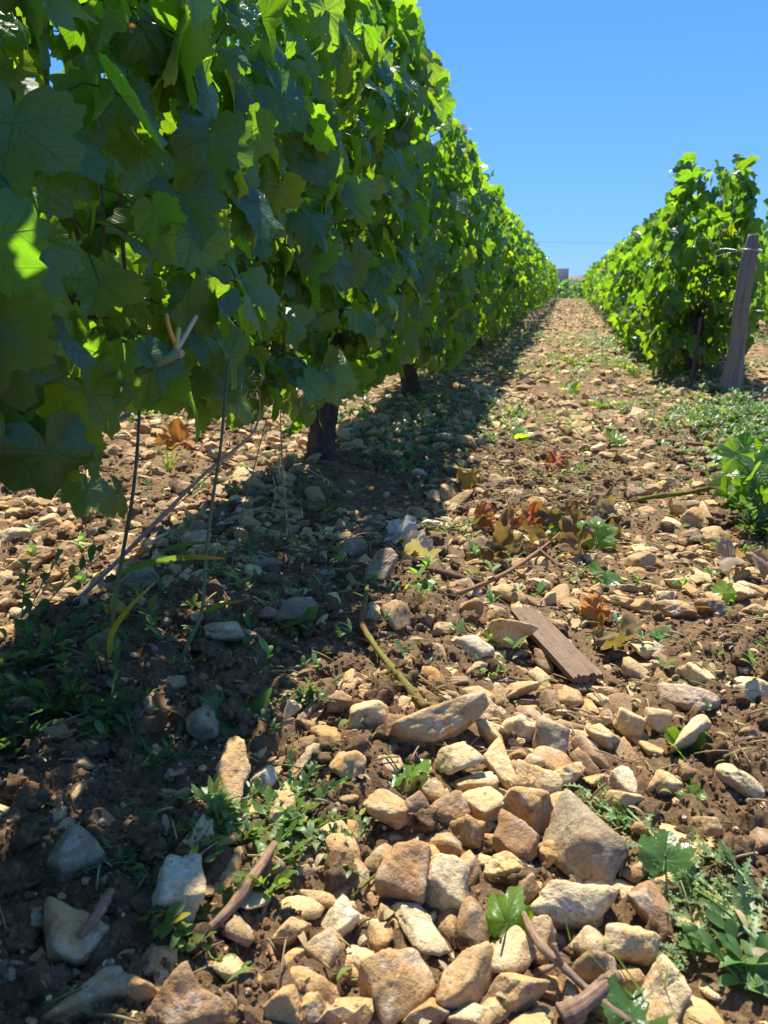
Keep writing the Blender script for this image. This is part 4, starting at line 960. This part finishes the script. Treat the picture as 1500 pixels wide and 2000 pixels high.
herb('bindweed', 960, 1330, 'little bright weed growing left of the foot of the wooden board', 'weed', 14, 4, .035, .008, .018, .5, GY, (.2, .6), dens=5, group=GW)
herb('bindweed', 975, 1270, 'hanging green sprig on the bright stones left of the wooden board', 'weed', 15, 4, .040, .006, .020, .3, GN, (.4, .9), dens=8, group=GW)
herb('bindweed', 690, 1165, 'small dark weed beside the top of the bent shoot', 'weed', 16, 4, .05, .010, .022, .5, GB, (.4, .9), dens=5, group=GW)
herb('bindweed', 620, 1010, 'leafy weed at the foot of the shaggy trunk', 'weed', 17, 7, .12, .014, .030, .5, GB, (.2, .6), dens=8, group=GW)
herb('bindweed', 780, 930, 'weed carpet in the row shade right of the shaggy trunk', 'weed', 18, 8, .16, .010, .026, .5, GB, (.1, .4), dens=10, group=GW)
herb('bindweed', 880, 1045, 'bright cut weed lying beside the silvery leaves', 'weed', 19, 6, .09, .008, .022, .5, GY, (.05, .3), dens=9, group=GW)
herb('bindweed', 960, 1098, 'bright green sprig lying along the long thin cane', 'weed', 20, 3, .14, .008, .016, .12, GY, (.05, .2), dens=12, dirn=.5, group=GW)
herb('bindweed', 1430, 1085, 'thin weed at the base of the leafy cuttings', 'weed', 21, 5, .10, .012, .028, .5, GN, (.1, .5), dens=7, group=GW)
herb('bindweed', 1475, 1050, 'dark green weeds spilling below the pile of leafy cuttings', 'weed', 27, 12, .14, .022, .045, .5, GB, (.2, .9), dens=9, group=GW)
herb('bindweed', 1180, 800, 'low green weeds in the middle of the far track', 'weed', 28, 9, .22, .020, .045, .9, GN, (.1, .3), dens=8, group=GW)
herb('bindweed', 1130, 720, 'farthest weed clump standing left of centre on the track', 'weed', 29, 9, .26, .030, .06, .9, GN, (.2, .6), dens=8, group=GW)
herb('bindweed', 1010, 820, 'weeds along the shade line far up the track', 'weed', 30, 9, .20, .018, .04, .9, GN, (.1, .4), dens=8, group=GW)
herb('bindweed', 1260, 1150, 'pale spindly weed among flat stones right of the dull dark leaf', 'weed', 22, 4, .05, .007, .02, .5, GS, (.1, .5), dens=7, group=GW)
herb('bindweed', 1120, 940, 'green weed tuft in the middle of the track behind the litter', 'weed', 23, 6, .09, .012, .03, .5, GN, (.2, .6), dens=7, group=GW)
herb('bindweed', 1330, 740, 'weeds at the foot of the first right-hand vine', 'weed', 24, 10, .26, .030, .06, .5, GN, (.2, .6), dens=9, group=GW)
herb('bindweed', 1245, 735, 'bright weed clump left of the first right-hand vine foot', 'weed', 25, 8, .22, .028, .055, .5, GY, (.2, .6), dens=8, group=GW)
herb('bindweed', 1440, 800, 'dark weed clump growing round the foot of the wooden post', 'weed', 26, 10, .17, .020, .045, .5, GB, (.3, .8), dens=9, group=GW)
# uprooted thistle at the lower right
herb('thistle', 1500, 1895, 'uprooted thistle with jagged grey-green leaves lying across stones at the lower right', 'thistle', 40, 4, .21, .022, .044, .14, (.15, .22, .085), (.0, .08), lobed, 7, 0, 2.35, None, .0026, .3)
herb('thistle', 1480, 1800, 'jagged pale thistle rosette at the right edge above the lower stems', 'thistle', 41, 4, .11, .018, .038, .4, (.15, .22, .085), (.0, .2), lobed, 6, 0, 2.6, None, .0018, .3)
herb('thistle', 1470, 1960, 'green leafy tangle filling the lower right corner', 'weed', 42, 5, .10, .018, .030, .9, (.09, .17, .045), (.05, .4), None, 8, 0, 2.2, None, .0016, .3)
herb('thistle', 1345, 1850, 'frilly grey-green leaf cluster below the dark shaded slab', 'thistle', 43, 5, .045, .015, .028, .9, (.15, .22, .10), (.0, .3), lobed, 7, 0, None, None, .0014, .3)
herb('thistle', 1225, 1640, 'small thistle top spreading on the large flat slab edge', 'thistle', 44, 4, .06, .010, .026, .6, (.11, .20, .05), (.05, .35), lobed, 9, 0, 2.4, None, .0014, .3)
# ---- grass tufts
def tuft(px, py_, label, seed, n, L, wd, col_, lean=(0, 0)):
    rg = np.random.default_rng(seed); c = ground_at(px, py_); mb = MB()
    for i in range(n):
        a = rg.uniform(0, 6.28); l_ = L*rg.uniform(.5, 1.1); q = c+np.array([math.cos(a)*l_*rg.uniform(.1, .6)+lean[0]*l_, math.sin(a)*l_*rg.uniform(.1, .5)+lean[1]*l_, l_*rg.uniform(.5, 1)])
        g = rg.uniform(.8, 1.2); mb.add(*blade(c+rg.normal(0, .004, 3)*[1, 1, 0], q, wd*rg.uniform(.6, 1.2), rg.uniform(-.3, .1), 8, rg.uniform(-1, 1), lambda t: (1-t)**.5*.9+.1*0, None, .2), np.array(col_)*g)
    return one('grass_tuft', mb, M_WEED, c, label, 'grass', 'grass tufts growing between the stones')
tuft(650, 1300, 'bright tuft of thin grass on the shade line beside the soil clods', 1, 11, .055, .0022, GY, (-.3, 0))
tuft(1120, 1865, 'single bright grass blade between two pale stones at the bottom', 2, 3, .035, .0028, GY)
tuft(1275, 1650, 'tuft of pale cut straw blades behind the thistle', 3, 14, .06, .0024, (.22, .26, .10), (-.2, .2))
tuft(1300, 1990, 'long curved grass blades at the bottom edge right of the twig', 4, 6, .07, .0026, GY, (-.4, .2))
tuft(885, 1180, 'grass sprouting by the stones behind the bright white flat stone', 5, 7, .05, .002, GY)
tuft(1470, 1850, 'tuft of dry pale grass at the right edge', 6, 22, .06, .0014, (.42, .34, .20), (-.1, .1))
tuft(550, 1080, 'dim grass tuft under the hanging seed heads', 7, 12, .10, .003, GB)
tuft(460, 850, 'sunlit grass growing behind the left row gap', 8, 20, .14, .004, GY)
tuft(330, 920, 'sunlit grass clump seen under the nearest leaves', 9, 16, .12, .004, GY)
# pale roots of the seedling
stick([(520, 1760, .02), (512, 1800, .012), (530, 1860, .012), (548, 1905, .01), (562, 1935, .008)], [.0024, .0016, .001], 'long pale root of the uprooted seedling trailing down the soil', (1.2, .95, .7), name='root', cat='root', knots=False)
# ------------------------------------------------------------------ board
def board():
    a = ground_at(1018, 1190, .030); b = ground_at(1148, 1325, .022); L = np.linalg.norm(b-a); wd = .046; th = .0085
    d = (b-a)/L; sd = np.cross(d, [0, 0, 1.]); sd /= np.linalg.norm(sd); nn = np.cross(sd, d); n, m = 60, 14; rg = np.random.default_rng(5)
    V = []; U = []
    t = np.linspace(0, 1, n+1)
    for sgn in (1, -1):
        for i in range(n+1):
            for j in range(m+1):
                v = j/m*2-1; w_ = wd/2*(.62+.38*min(1, t[i]/.18+.1))*(1+.05*(n2(np.array([t[i]*9]), np.array([sgn*0+1.]), 3)[0]-.5)) if v < 0 else wd/2*(.86+.14*min(1, t[i]*4))
                gr = (n2(np.array([v*9+3]), np.array([t[i]*2.2]), 5)[0]-.5)*.0022+(n2(np.array([v*26]), np.array([t[i]*3.]), 6)[0]-.5)*.0016
                en = (n2(np.array([v*7.]), np.array([sgn+2.]), 8)[0]-.5)*.012*(1 if i in (0, n) else 0)
                V.append(a+d*(t[i]*L+en)+sd*v*w_+nn*(sgn*th/2*(1-.12*v*v)+gr*sgn)); U.append((v*.3, sgn*.2, t[i]*.5))
    V = np.array(V); F = []; K = (n+1)*(m+1)
    for i in range(n):
        for j in range(m):
            q = [i*(m+1)+j, i*(m+1)+j+1, (i+1)*(m+1)+j+1, (i+1)*(m+1)+j]
            F += [(q[0], q[1], q[2]), (q[0], q[2], q[3])]; q = [x+K for x in q]; F += [(q[0], q[2], q[1]), (q[0], q[3], q[2])]
    ring = [(i, 0) for i in range(n+1)]+[(n, j) for j in range(1, m+1)]+[(i, m) for i in range(n-1, -1, -1)]+[(0, j) for j in range(m-1, 0, -1)]
    idx = [i*(m+1)+j for i, j in ring]
    # edges get vertices of their own, so that the corners stay crisp
    top = V[idx]; bot = V[[k+K for k in idx]]; base = len(V); V = np.vstack([V, top, bot]); R_ = len(idx)
    U = np.vstack([np.array(U), np.array(U)[idx], np.array(U)[[k+K for k in idx]]])
    for k in range(R_):
        k2 = (k+1) % R_; F += [(base+k, base+R_+k, base+R_+k2), (base+k, base+R_+k2, base+k2)]
    mb = MB(); mb.add(V, F, (1, 1, 1), U)
    one('wooden_board', mb, M_BOARD, a, 'weathered brown piece of wooden board lying slanted on the stones', 'board')
board()
# ------------------------------------------------------------------ leaning post with its wires
def post():
    b = ground_at(1421, 786, -.03); t = atY(1472, 458, b[1]+.02); C = curve([b, b+(t-b)*.3+[.006, 0, 0], b+(t-b)*.65+[-.004, 0, 0], t], 60); root = empty('wooden_post', b)
    tag(root, 'weathered grey wooden post leaning right beside the first right-hand vine', 'post'); sides = 48
    def bmp(a, tt):
        P = np.stack([np.cos(a)*3+0*tt, np.sin(a)*3+0*tt, tt*2.0+0*a], -1); Q = np.stack([np.cos(a)*9+0*tt, np.sin(a)*9+0*tt, tt*5+0*a], -1)
        crack = -.22*np.exp(-((((a-4.4+.35*np.sin(tt*5)+np.pi) % (2*np.pi))-np.pi)/.07)**2)*(tt > .52)-.20*np.exp(-((((a-4.9-.9*(tt-.15)+np.pi) % (2*np.pi))-np.pi)/.10)**2)*(tt < .42)
        return 1+.22*(n3(P, 3)-.5)+.22*(n3(Q, 4)-.5)+crack
    V, F = tube(C, [.050, .046, .041, .037, .035, .034, .034, .033, .022], sides, bmp)
    ang = np.tile(np.linspace(0, 2*np.pi, sides, endpoint=False), 60); tt = np.repeat(np.linspace(0, 1, 60), sides)
    U = np.vstack([np.stack([np.cos(ang), np.sin(ang), tt*1.4], -1), [[0, 0, 0], [0, 0, 1.4]]]); mb = MB(); mb.add(V, F, (1, 1, 1), U); part('shaft', mb, M_POST, root)
    k = C[54]; ring = []; 
    for i in range(37):
        a = i/36*2*math.pi; ring.append(k+np.array([math.cos(a)*.047, math.sin(a)*.047, .004*math.sin(a*2)]))
    mb = MB(); mb.add(*tube(np.array(ring), .0022, 6)); part('wire_loop', mb, M_WIRE, root)
    mb = MB(); mb.add(*tube(curve([k+[-.045, .01, 0], k+[-.12, .10, -.02], k+[-.16, .5, -.06]], 14), .0016, 5)); mb.add(*tube(curve([k+[-.045, .01, 0], k+[-.10, .06, .01], k+[-.14, .12, .0], k+[-.16, .5, -.06]], 14), .0014, 5)); part('wire_tail', mb, M_WIRE, root)
    V, F = tube(curve([b+[-.16, .12, 0.03], b+[-.15, .12, .4]], 6), .007, 8); mb = MB(); mb.add(V, F); one('iron_stake', mb, M_BARK, b+[-.16, .12, 0.03], 'thin dark rusty stake between the wooden post and the first right-hand vine', 'stake')
    for z, lab, xx in ((.72, 'upper trellis wire of the right row, tied near the top of the wooden post', XR), (.40, 'lower trellis wire of the right row passing the wooden post', XR)):
        p0 = k+[-.16, .5, -.06] if z > .6 else np.array([b[0]+.05, b[1]-.3, z+.03]); pts = [p0, np.array([xx, 6., z]), np.array([xx, 29, z])]
        mb = MB(); mb.add(*tube(np.vstack([curve(pts[:2], 8), curve(pts[1:], 8)[1:]]), .0014, 5)); one('trellis_wire', mb, M_WIRE, p0, lab, 'wire', 'trellis wires')
    for i, y in enumerate((1.5,)):
        pass
    # mound of soil at its foot
    c = ground_at(1385, 770); D, F = clod_shape(44, 5); mb = MB(); mb.add(D*np.array([.11, .07, .05])+c, F); one('soil_clod', mb, M_SOIL, c, 'reddish brown clod of earth left of the foot of the wooden post', 'clod of soil', 'big clods of soil')
post()
for i, (px, py_, w_, h_, lab) in enumerate(((655, 1325, 100, 70, 'big dark crumbly clod of earth on the shade line beside the bright grass tuft'), (1415, 1020, 110, 75, 'dark crumbly clod of earth under the leafy vine cuttings'), (1185, 920, 60, 40, None),
        (640, 1435, 90, 60, 'crumbly clod above the small brick-shaped stone'), (795, 1150, 40, 30, None), (1440, 1290, 90, 45, 'flat dark clod of soil at the right edge above the broad white stone'), (1390, 1390, 90, 60, 'dark clod of crumbly soil between the pinkish and the narrow upright stones'),
        (480, 1850, 70, 50, 'clod of crumbly soil below the dead brown twig'), (1160, 1560, 80, 40, 'flat clod of reddish soil above the large flat slab'), (1100, 1340, 80, 50, 'soil clod in front of the end of the wooden board'), (1270, 1340, 100, 60, 'rough soil clod right of the foot of the wooden board'), (405, 1560, 60, 65, 'dark clod in front of the half-lit tan boulder'))):
    if lab is None: continue
    c = ground_at(px, py_); d = (c-CAMP) @ cf; D, F = clod_shape(60+i, 5); q = n3(D*7+i, 5)-.5; q2 = n3(D*15+i, 6)-.5; V = D*(1+.28*q+.22*q2)[:, None]
    V = V*np.array([w_/2, .5*w_, h_/2])*d/FPX*1.0; mb = MB(); mb.add(V+c, F); one('soil_clod', mb, M_SOIL, c, lab, 'clod of soil', 'big clods of soil')
# ------------------------------------------------------------------ tall grasses in the left foreground
def W(px, py_, y): d = ray(px, py_); return CAMP+d*(y/d[1])
def grasses():
    b = ground_at(205, 1390); root = empty('tall_grass', b); tag(root, 'tall blue-green grass stem rising past a yellow sheath in the left foreground', 'grass')
    def stem(parent, pts, r, c, nm='stem'):
        mb = MB(); C = curve(pts, 40); n = 8
        cc = np.array(c, float); V, F = tube(C, r, 8, lambda a, t: 1+.35*np.exp(-((((t*4.2) % 1)-.5)/.05)**2)+0*a)
        if cc.ndim == 2:
            tt = np.r_[np.repeat(np.linspace(0, 1, 40), n), 0, 1]; cc = np.stack([np.interp(tt, np.linspace(0, 1, len(cc)), cc[:, k]) for k in range(3)], -1)
        mb.add(V, F, cc); return part(nm, mb, M_STEM, parent)
    ya = .84
    stem(root, [b, W(216, 1310, ya), W(222, 1190, ya+.01), W(240, 1080, ya+.02), W(258, 975, ya+.02), W(268, 880, ya+.03), W(274, 770, ya+.05)], [.0028, .0030, .0026, .0022, .0018], [(.30, .32, .06), (.30, .32, .05), (.07, .14, .07), (.06, .12, .06), (.06, .12, .06)])
    def lf(parent, pts, w_, c, tw=.5):
        C = curve(pts, 22); n = len(C); T, N, B = frames(C); t = np.linspace(0, 1, n); hw = (w_/2*(np.sin(np.pi*np.clip(t*.9+.08, 0, 1))**.6))[:, None]
        S = np.array([0, 0, 1.])-T*(T @ [0, 0, 1.])[:, None]; S = S*math.cos(tw)+np.cross(T, S)*math.sin(tw); S /= np.linalg.norm(S, axis=1)[:, None]; NN = np.cross(T, S)
        V = np.stack([C-S*hw, C+NN*hw*.25, C+S*hw], 1).reshape(-1, 3); F = []
        for i in range(n-1):
            for j in (0, 1): F += [(i*3+j, i*3+j+1, i*3+j+4), (i*3+j, i*3+j+4, i*3+j+3)]
        cc = np.array(c, float); tt = np.repeat(t, 3)
        if cc.ndim == 2: cc = np.stack([np.interp(tt, np.linspace(0, 1, len(cc)), cc[:, k]) for k in range(3)], -1)
        mb = MB(); mb.add(V, F, cc); o = part('leaf', mb, M_WEED, parent); return o
    lf(root, [W(236, 1118, ya), W(300, 1098, ya), W(370, 1088, ya+.01), W(438, 1091, ya+.02)], .012, [(.10, .19, .04), (.10, .19, .04), (.16, .19, .04), (.50, .22, .10)], .5)
    lf(root, [W(213, 1300, ya), W(218, 1240, ya), W(250, 1190, ya), W(304, 1135, ya)], .009, [(.45, .32, .03), (.55, .38, .03), (.30, .28, .05), (.45, .30, .12)], .9)
    root2 = empty('tall_grass', b+[.004, .004, 0]); tag(root2, 'bent blue-green grass stem arching right then straight up beside the first stem', 'grass')
    yb = .86
    stem(root2, [b+[.004, .004, 0], W(275, 1345, ya), W(340, 1312, yb), W(368, 1255, yb), W(394, 1195, yb+.01), W(402, 1090, yb+.02), W(414, 985, yb+.03), W(430, 880, yb+.04), W(441, 765, yb+.05), W(448, 700, yb+.06)], [.0026, .0028, .0024, .0020, .0014], [(.16, .22, .05), (.16, .24, .10), (.12, .20, .10), (.07, .14, .07), (.06, .12, .06)])
    lf(root2, [W(397, 1196, yb), W(430, 1182, yb), W(478, 1172, yb+.01)], .008, [(.09, .18, .04), (.10, .19, .04), (.35, .15, .06)], .5)
    lf(root2, [W(245, 1372, ya), W(300, 1345, ya), W(380, 1290, yb+.02), W(450, 1268, yb+.03)], .007, (.08, .15, .05), .4)
    lf(root2, [W(310, 1078, yb+.1), W(350, 1066, yb+.1), W(405, 1058, yb+.1)], .009, (.09, .16, .05), .5)
    # dry straw stalk with seed head
    c = ground_at(55, 1255); c = W(62, 1247, .98); g0 = c.copy(); g0[2] = G(c[0], c[1])
    root3 = empty('straw_stalk', g0); tag(root3, 'long dry straw stalk slanting up to a feathery seed head', 'straw')
    stem(root3, [g0, c, W(100, 1218, .98), W(200, 1125, 1.02), W(300, 1025, 1.06), W(400, 925, 1.12), W(490, 850, 1.18), W(508, 800, 1.2)], [.0042, .0042, .0036, .0028, .0016], (.36, .27, .20))
    stem(root3, [W(105, 1212, .98), W(130, 1235, .98), W(142, 1285, .97), W(138, 1330, .96)], [.003, .0022], (.30, .20, .15), 'side_shoot')
    rg = np.random.default_rng(8)
    def head(parent, pts, n, L, c, droop):
        mb = MB(); C = curve(pts, n); mb.add(*tube(C, [.0008, .0004], 4), c)
        for i in range(n):
            q = C[i]+rg.normal(0, L*.5, 3)+[0, 0, -droop]; mb.add(*tube(curve([C[i], (C[i]+q)/2+[0, 0, .003], q], 4), .0003, 3), c)
            dn = rg.normal(0, .3, 3)+[0, 0, -1 if droop else .3]; dn /= np.linalg.norm(dn); mb.add(*blade(q, q+dn*L*.55, .0030, .1, 4), np.array(c)*1.15)
        return part('seed_head', mb, M_DRY, parent)
    head(root3, [W(508, 800, 1.2), W(505, 760, 1.2), W(480, 738, 1.2)], 16, .03, (.45, .36, .26), 0)
    # drooping seed head in front of the trunk
    z0 = W(575, 1085, 1.42); z0[2] = G(z0[0], z0[1]); root4 = empty('dry_grass', z0); tag(root4, 'dry grass with drooping oat-like seed heads left of the shaggy trunk', 'grass')
    stem(root4, [z0, W(560, 1000, 1.42), W(552, 900, 1.42), W(548, 790, 1.40), W(560, 765, 1.38)], [.0014, .0010], (.34, .30, .16))
    head(root4, [W(548, 850, 1.4), W(552, 930, 1.4), W(560, 1030, 1.4)], 15, .04, (.42, .36, .22), .012)
    head(root4, [W(560, 765, 1.38), W(590, 775, 1.38), W(625, 790, 1.38)], 9, .03, (.45, .40, .26), .006)
    head(root4, [W(600, 915, 1.45), W(625, 930, 1.45), W(650, 942, 1.45)], 6, .02, (.55, .45, .28), 0)
    for i, (pa, pb, pc) in enumerate((((438, 1180), (470, 1020), (500, 900)), ((330, 960), (300, 1040), (260, 1110)), ((180, 1040), (170, 970), (165, 930)))):
        g = ground_at(*pa); mb = MB(); y_ = g[1]
        if i == 0: P = [g, W(470, 1020, y_+.1), W(500, 900, y_+.15), W(520, 820, y_+.15)]
        elif i == 1: g = ground_at(255, 1110); y_ = g[1]; P = [g, W(300, 1030, y_), W(370, 965, y_), W(460, 880, y_)]
        else: P = [g, W(175, 1000, y_), W(168, 950, y_), W(170, 880, y_)]
        mb.add(*tube(curve(P, 16), [.0014, .0008], 5), (.16, .16, .08)); one('wiry_grass', mb, M_STEM, g, ['thin wiry stem standing in the shade between the two tall grasses and the trunk', 'thin slanting stem crossing behind the straw stalk', 'short thin upright stem among sunlit stones at the left'][i], 'grass')
grasses()
# cut shoot sticking out of the nearest left vine, and a few tendrils
def cut_shoot():
    root = [o for o in col.objects if o.name.startswith('grape_vine') and 'nearest grapevine' in o.get('label', '')][0]
    P = lambda px, py_: (lambda d: CAMP+d*(-.43/d[0]))(ray(px, py_))
    mb = MB(); mb.add(*tube(curve([P(312, 712)+[-.03, 0, -.01], P(326, 702), P(342, 690)], 10), [.0045, .0055], 9), (.16, .20, .06))
    mb.add(*tube(curve([P(342, 690), P(345, 668), P(349, 640)], 6), [.0035, .003], 8), (.45, .42, .10)); mb.add(*tube(curve([P(342, 688), P(362, 655), P(383, 618)], 6), [.0030, .0026], 8), (.50, .44, .26))
    mb.add(*tube(curve([P(340, 668), P(330, 640), P(325, 612)], 6), [.003, .0022], 8), (.62, .36, .08)); D, F = ICO[3]; mb.add(D*np.array([.008, .007, .006])*(1+.4*(n3(D*3, 4)-.5))[:, None]+P(347, 691), F, (.45, .34, .2))
    part('cut_shoot', mb, M_STEM, root)
cut_shoot()
# ------------------------------------------------------------------ flying insect in front of the leaves
def wasp():
    c = W(252, 46, .44); k = (c-CAMP) @ cf/FPX; r, u = cr, cu; P = lambda x, y, z=0: c+(r*(x-252)-u*(y-46))*k+cf*z
    root = empty('flying_insect', c); tag(root, 'small orange and dark winged insect hovering in front of the upper left leaves', 'insect'); D, F = ICO[3]
    def ell(p, ax, L, rr, colr): 
        ax = ax/np.linalg.norm(ax); Rm = rotm(ax[None], np.array([[0, .3, 1.]]))[0]; return (D*np.array([rr, rr, L])) @ Rm.T+p, F, colr
    ax = P(263, 51)-P(245, 42); mb = MB(); mb.add(*ell(P(258.5, 50), ax, 5.5*k, 2.6*k, (.75, .36, .03))); part('abdomen', mb, M_DRY, root)
    mb = MB(); mb.add(*ell(P(249.5, 45), ax, 3.4*k, 2.1*k, (.20, .12, .06))); part('thorax', mb, M_DRY, root)
    mb = MB(); mb.add(*ell(P(244.5, 43.5), ax, 1.5*k, 1.6*k, (.05, .04, .05))); part('head', mb, M_DRY, root)
    for a, b in (((249, 43), (246, 27)), ((251.5, 48), (257.5, 65))):
        V, Fq = blade(P(*a), P(*b), 4.6*k, .1, 10, 0, lambda t: np.sin(np.pi*np.clip(t*.8+.14, 0, 1))**.7, cf); mb = MB(); mb.add(V, Fq, (.60, .50, .36)); part('wing', mb, M_DRY, root)
wasp()
# ------------------------------------------------------------------ houses beyond the crest, overhead line
M_WALL = mat_plain('rendered_wall', (.42, .38, .32), .9, .2, 0, .35, 1.2); M_SLATE = mat_plain('slate', (.115, .115, .13), .6, .4, 0, .5, 2.5); M_DARK = mat_plain('window_glass', (.02, .025, .03), .1, .5)
M_POLE = mat_plain('pole_wood', (.16, .12, .09), .9)
def house(x, y, w_, dp, eave, ridge, label, dorm, chim=None):
    z = float(height(x, y, False)); root = empty('house', (x, y, z)); tag(root, label, 'house')
    mb = MB(); mb.add(*box((x, y, (z+eave)/2), (w_, dp, eave-z)))
    for s in (-1, 1):
        g = np.array([[x+s*w_/2, y-dp/2, eave], [x+s*w_/2, y+dp/2, eave], [x+s*w_/2, y, ridge-.1], [x+s*(w_/2-.3), y-dp/2, eave], [x+s*(w_/2-.3), y+dp/2, eave], [x+s*(w_/2-.3), y, ridge-.1]])
        mb.add(g, [(0, 1, 2), (3, 5, 4), (0, 2, 5), (0, 5, 3), (1, 4, 5), (1, 5, 2)])
    part('wall', mb, M_WALL, root); mb = MB(); ov = .35
    for s in (-1, 1):
        a = np.array([x-w_/2-ov, y+s*(dp/2+ov), eave-.25]); b = np.array([x+w_/2+ov, y+s*(dp/2+ov), eave-.25]); c = np.array([x+w_/2+ov, y, ridge]); d = np.array([x-w_/2-ov, y, ridge]); up = np.array([0, 0, .16])
        mb.add(np.array([a, b, c, d, a+up, b+up, c+up, d+up]), [(4, 5, 6), (4, 6, 7), (0, 2, 1), (0, 3, 2), (0, 1, 5), (0, 5, 4), (1, 2, 6), (1, 6, 5), (0, 4, 7), (0, 7, 3)])
    part('roof', mb, M_SLATE, root)
    for dx in dorm:
        fy = y-dp*.34; zz = eave+(ridge-eave)*.30; mb = MB(); g = np.array([[x+dx-.8, fy, zz], [x+dx+.8, fy, zz], [x+dx+.8, fy, zz+1.0], [x+dx, fy, zz+1.9], [x+dx-.8, fy, zz+1.0]]); h2 = g+[0, 2.4, 0]
        mb.add(np.vstack([g, h2]), [(0, 1, 2), (0, 2, 3), (0, 3, 4), (1, 6, 7), (1, 7, 2), (4, 8, 9)[:3], (0, 4, 9), (0, 9, 5), (2, 7, 8), (2, 8, 3), (3, 8, 9), (3, 9, 4)], (1, 1, 1)); part('dormer', mb, M_WALL, root)
    for k in range(3):
        wx = x-w_*.3+k*w_*.3; mb = MB(); mb.add(*box((wx, y-dp/2-.03, z+(eave-z)*.55), (1.0, .08, 1.4))); part('window', mb, M_DARK, root)
    if chim: mb = MB(); mb.add(*box((x+chim, y, ridge+.3), (.7, .7, 1.6))); part('chimney', mb, M_WALL, root)
house(1.5, 112, 13, 9, -2.4, 1.45, 'grey slate roofed house with a small dormer at the end of the track', [.6, 4.2])
house(-5.2, 104, 9.0, 9, -1.6, 2.1, 'taller dark roofed house half hidden behind the left row at the far end', [])
def line():
    ends = [(-22, 62), (42, 60)]; tops = []
    for i, (x, y) in enumerate(ends):
        z = float(height(x, y, False)); root = empty('utility_pole', (x, y, z)); tag(root, ['utility pole hidden behind the left vine row carrying the overhead line', 'utility pole beyond the right edge carrying the overhead line'][i], 'pole')
        mb = MB(); mb.add(*tube(curve([(x, y, z), (x, y, 4.7)], 4), [.14, .10], 10)); part('shaft', mb, M_POLE, root); tops.append(np.array([x, y, 4.0]))
    m = (tops[0]+tops[1])/2-[0, 0, .75]; mb = MB(); mb.add(*tube(curve([tops[0], m, tops[1]], 30), .009, 5)); one('overhead_cable', mb, M_POLE, tops[0], 'faint thin overhead cable crossing the low sky above the end of the track', 'cable')
line()
# ------------------------------------------------------------------ what sets each stone apart
LM = [((1090, 1262), 'the wooden board'), ((862, 1730), 'the big pale rounded stone'), ((1140, 1645), 'the large flat slab'), ((775, 1925), 'the largest orange boulder'), ((200, 1955), 'the oval orange-tan corner stone'),
      ((345, 1740), 'the bright white pitted stone'), ((855, 1420), 'the long bone-shaped stone'), ((148, 1677), 'the smooth shaded boulder'), ((445, 1512), 'the half-lit tan boulder'), ((790, 1495), 'the green holed leaf'),
      ((1160, 1930), 'the forked dry twig'), ((1300, 1700), 'the uprooted thistle'), ((712, 1215), 'the bent green shoot'), ((635, 900), 'the shaggy vine trunk'), ((222, 1200), 'the yellow grass sheath'), ((400, 1090), 'the bent grass stem'),
      ((262, 1135), 'the large dim boulder'), ((1050, 1010), 'the leaf litter heap'), ((1400, 1020), 'the clod under the cuttings'), ((1432, 790), 'the wooden post foot'), ((815, 1055), 'the silvery dead leaf'), ((1150, 1205), 'the red dead leaf'),
      ((1462, 1352), 'the broad flat white stone'), ((1342, 1368), 'the flat pinkish stone'), ((655, 1325), 'the big dark clod'), ((1350, 1440), 'the narrow upright stone'), ((1200, 855), 'the green leaf up the track'), ((560, 1640), 'the sunlit bindweed'), ((598, 1490), 'the brick-shaped stone'), ((1447, 1157), 'the smooth brick-shaped stone at the right edge')]
CN = {'pale': 'pale', 'white': 'whitish', 'tan': 'tan', 'orange': 'orange-tan', 'brown': 'brown', 'grey': 'grey-brown', 'red': 'reddish', 'pink': 'pinkish'}
keys = {}
for o, px, py_, sz, ck, lab, ar in stones:
    if lab: continue
    sc_ = lambda q: math.hypot((q[0]-px), (q[1]-py_)*1.2)
    (lx, ly), nm = min(LM, key=lambda q: sc_(q[0])); dx, dy = px-lx, (py_-ly)*1.2
    dr = ('to the right of' if dx > 0 else 'to the left of') if abs(dx) > abs(dy) else ('below' if dy > 0 else 'above')
    keys.setdefault((nm, dr, ck), []).append((math.hypot(dx, dy), o, ar))
for (nm, dr, ck), L in keys.items():
    L.sort(key=lambda q: q[0])
    for i, (d_, o, ar) in enumerate(L):
        sh = ' flat' if ar > 2.0 else ''
        rank = 'closest ' if i == 0 and len(L) > 1 else ('' if len(L) == 1 else '%s closest ' % ORD[min(i, 24)])
        o['label'] = '%s%s stone %s %s' % (rank, CN[ck], dr, nm)
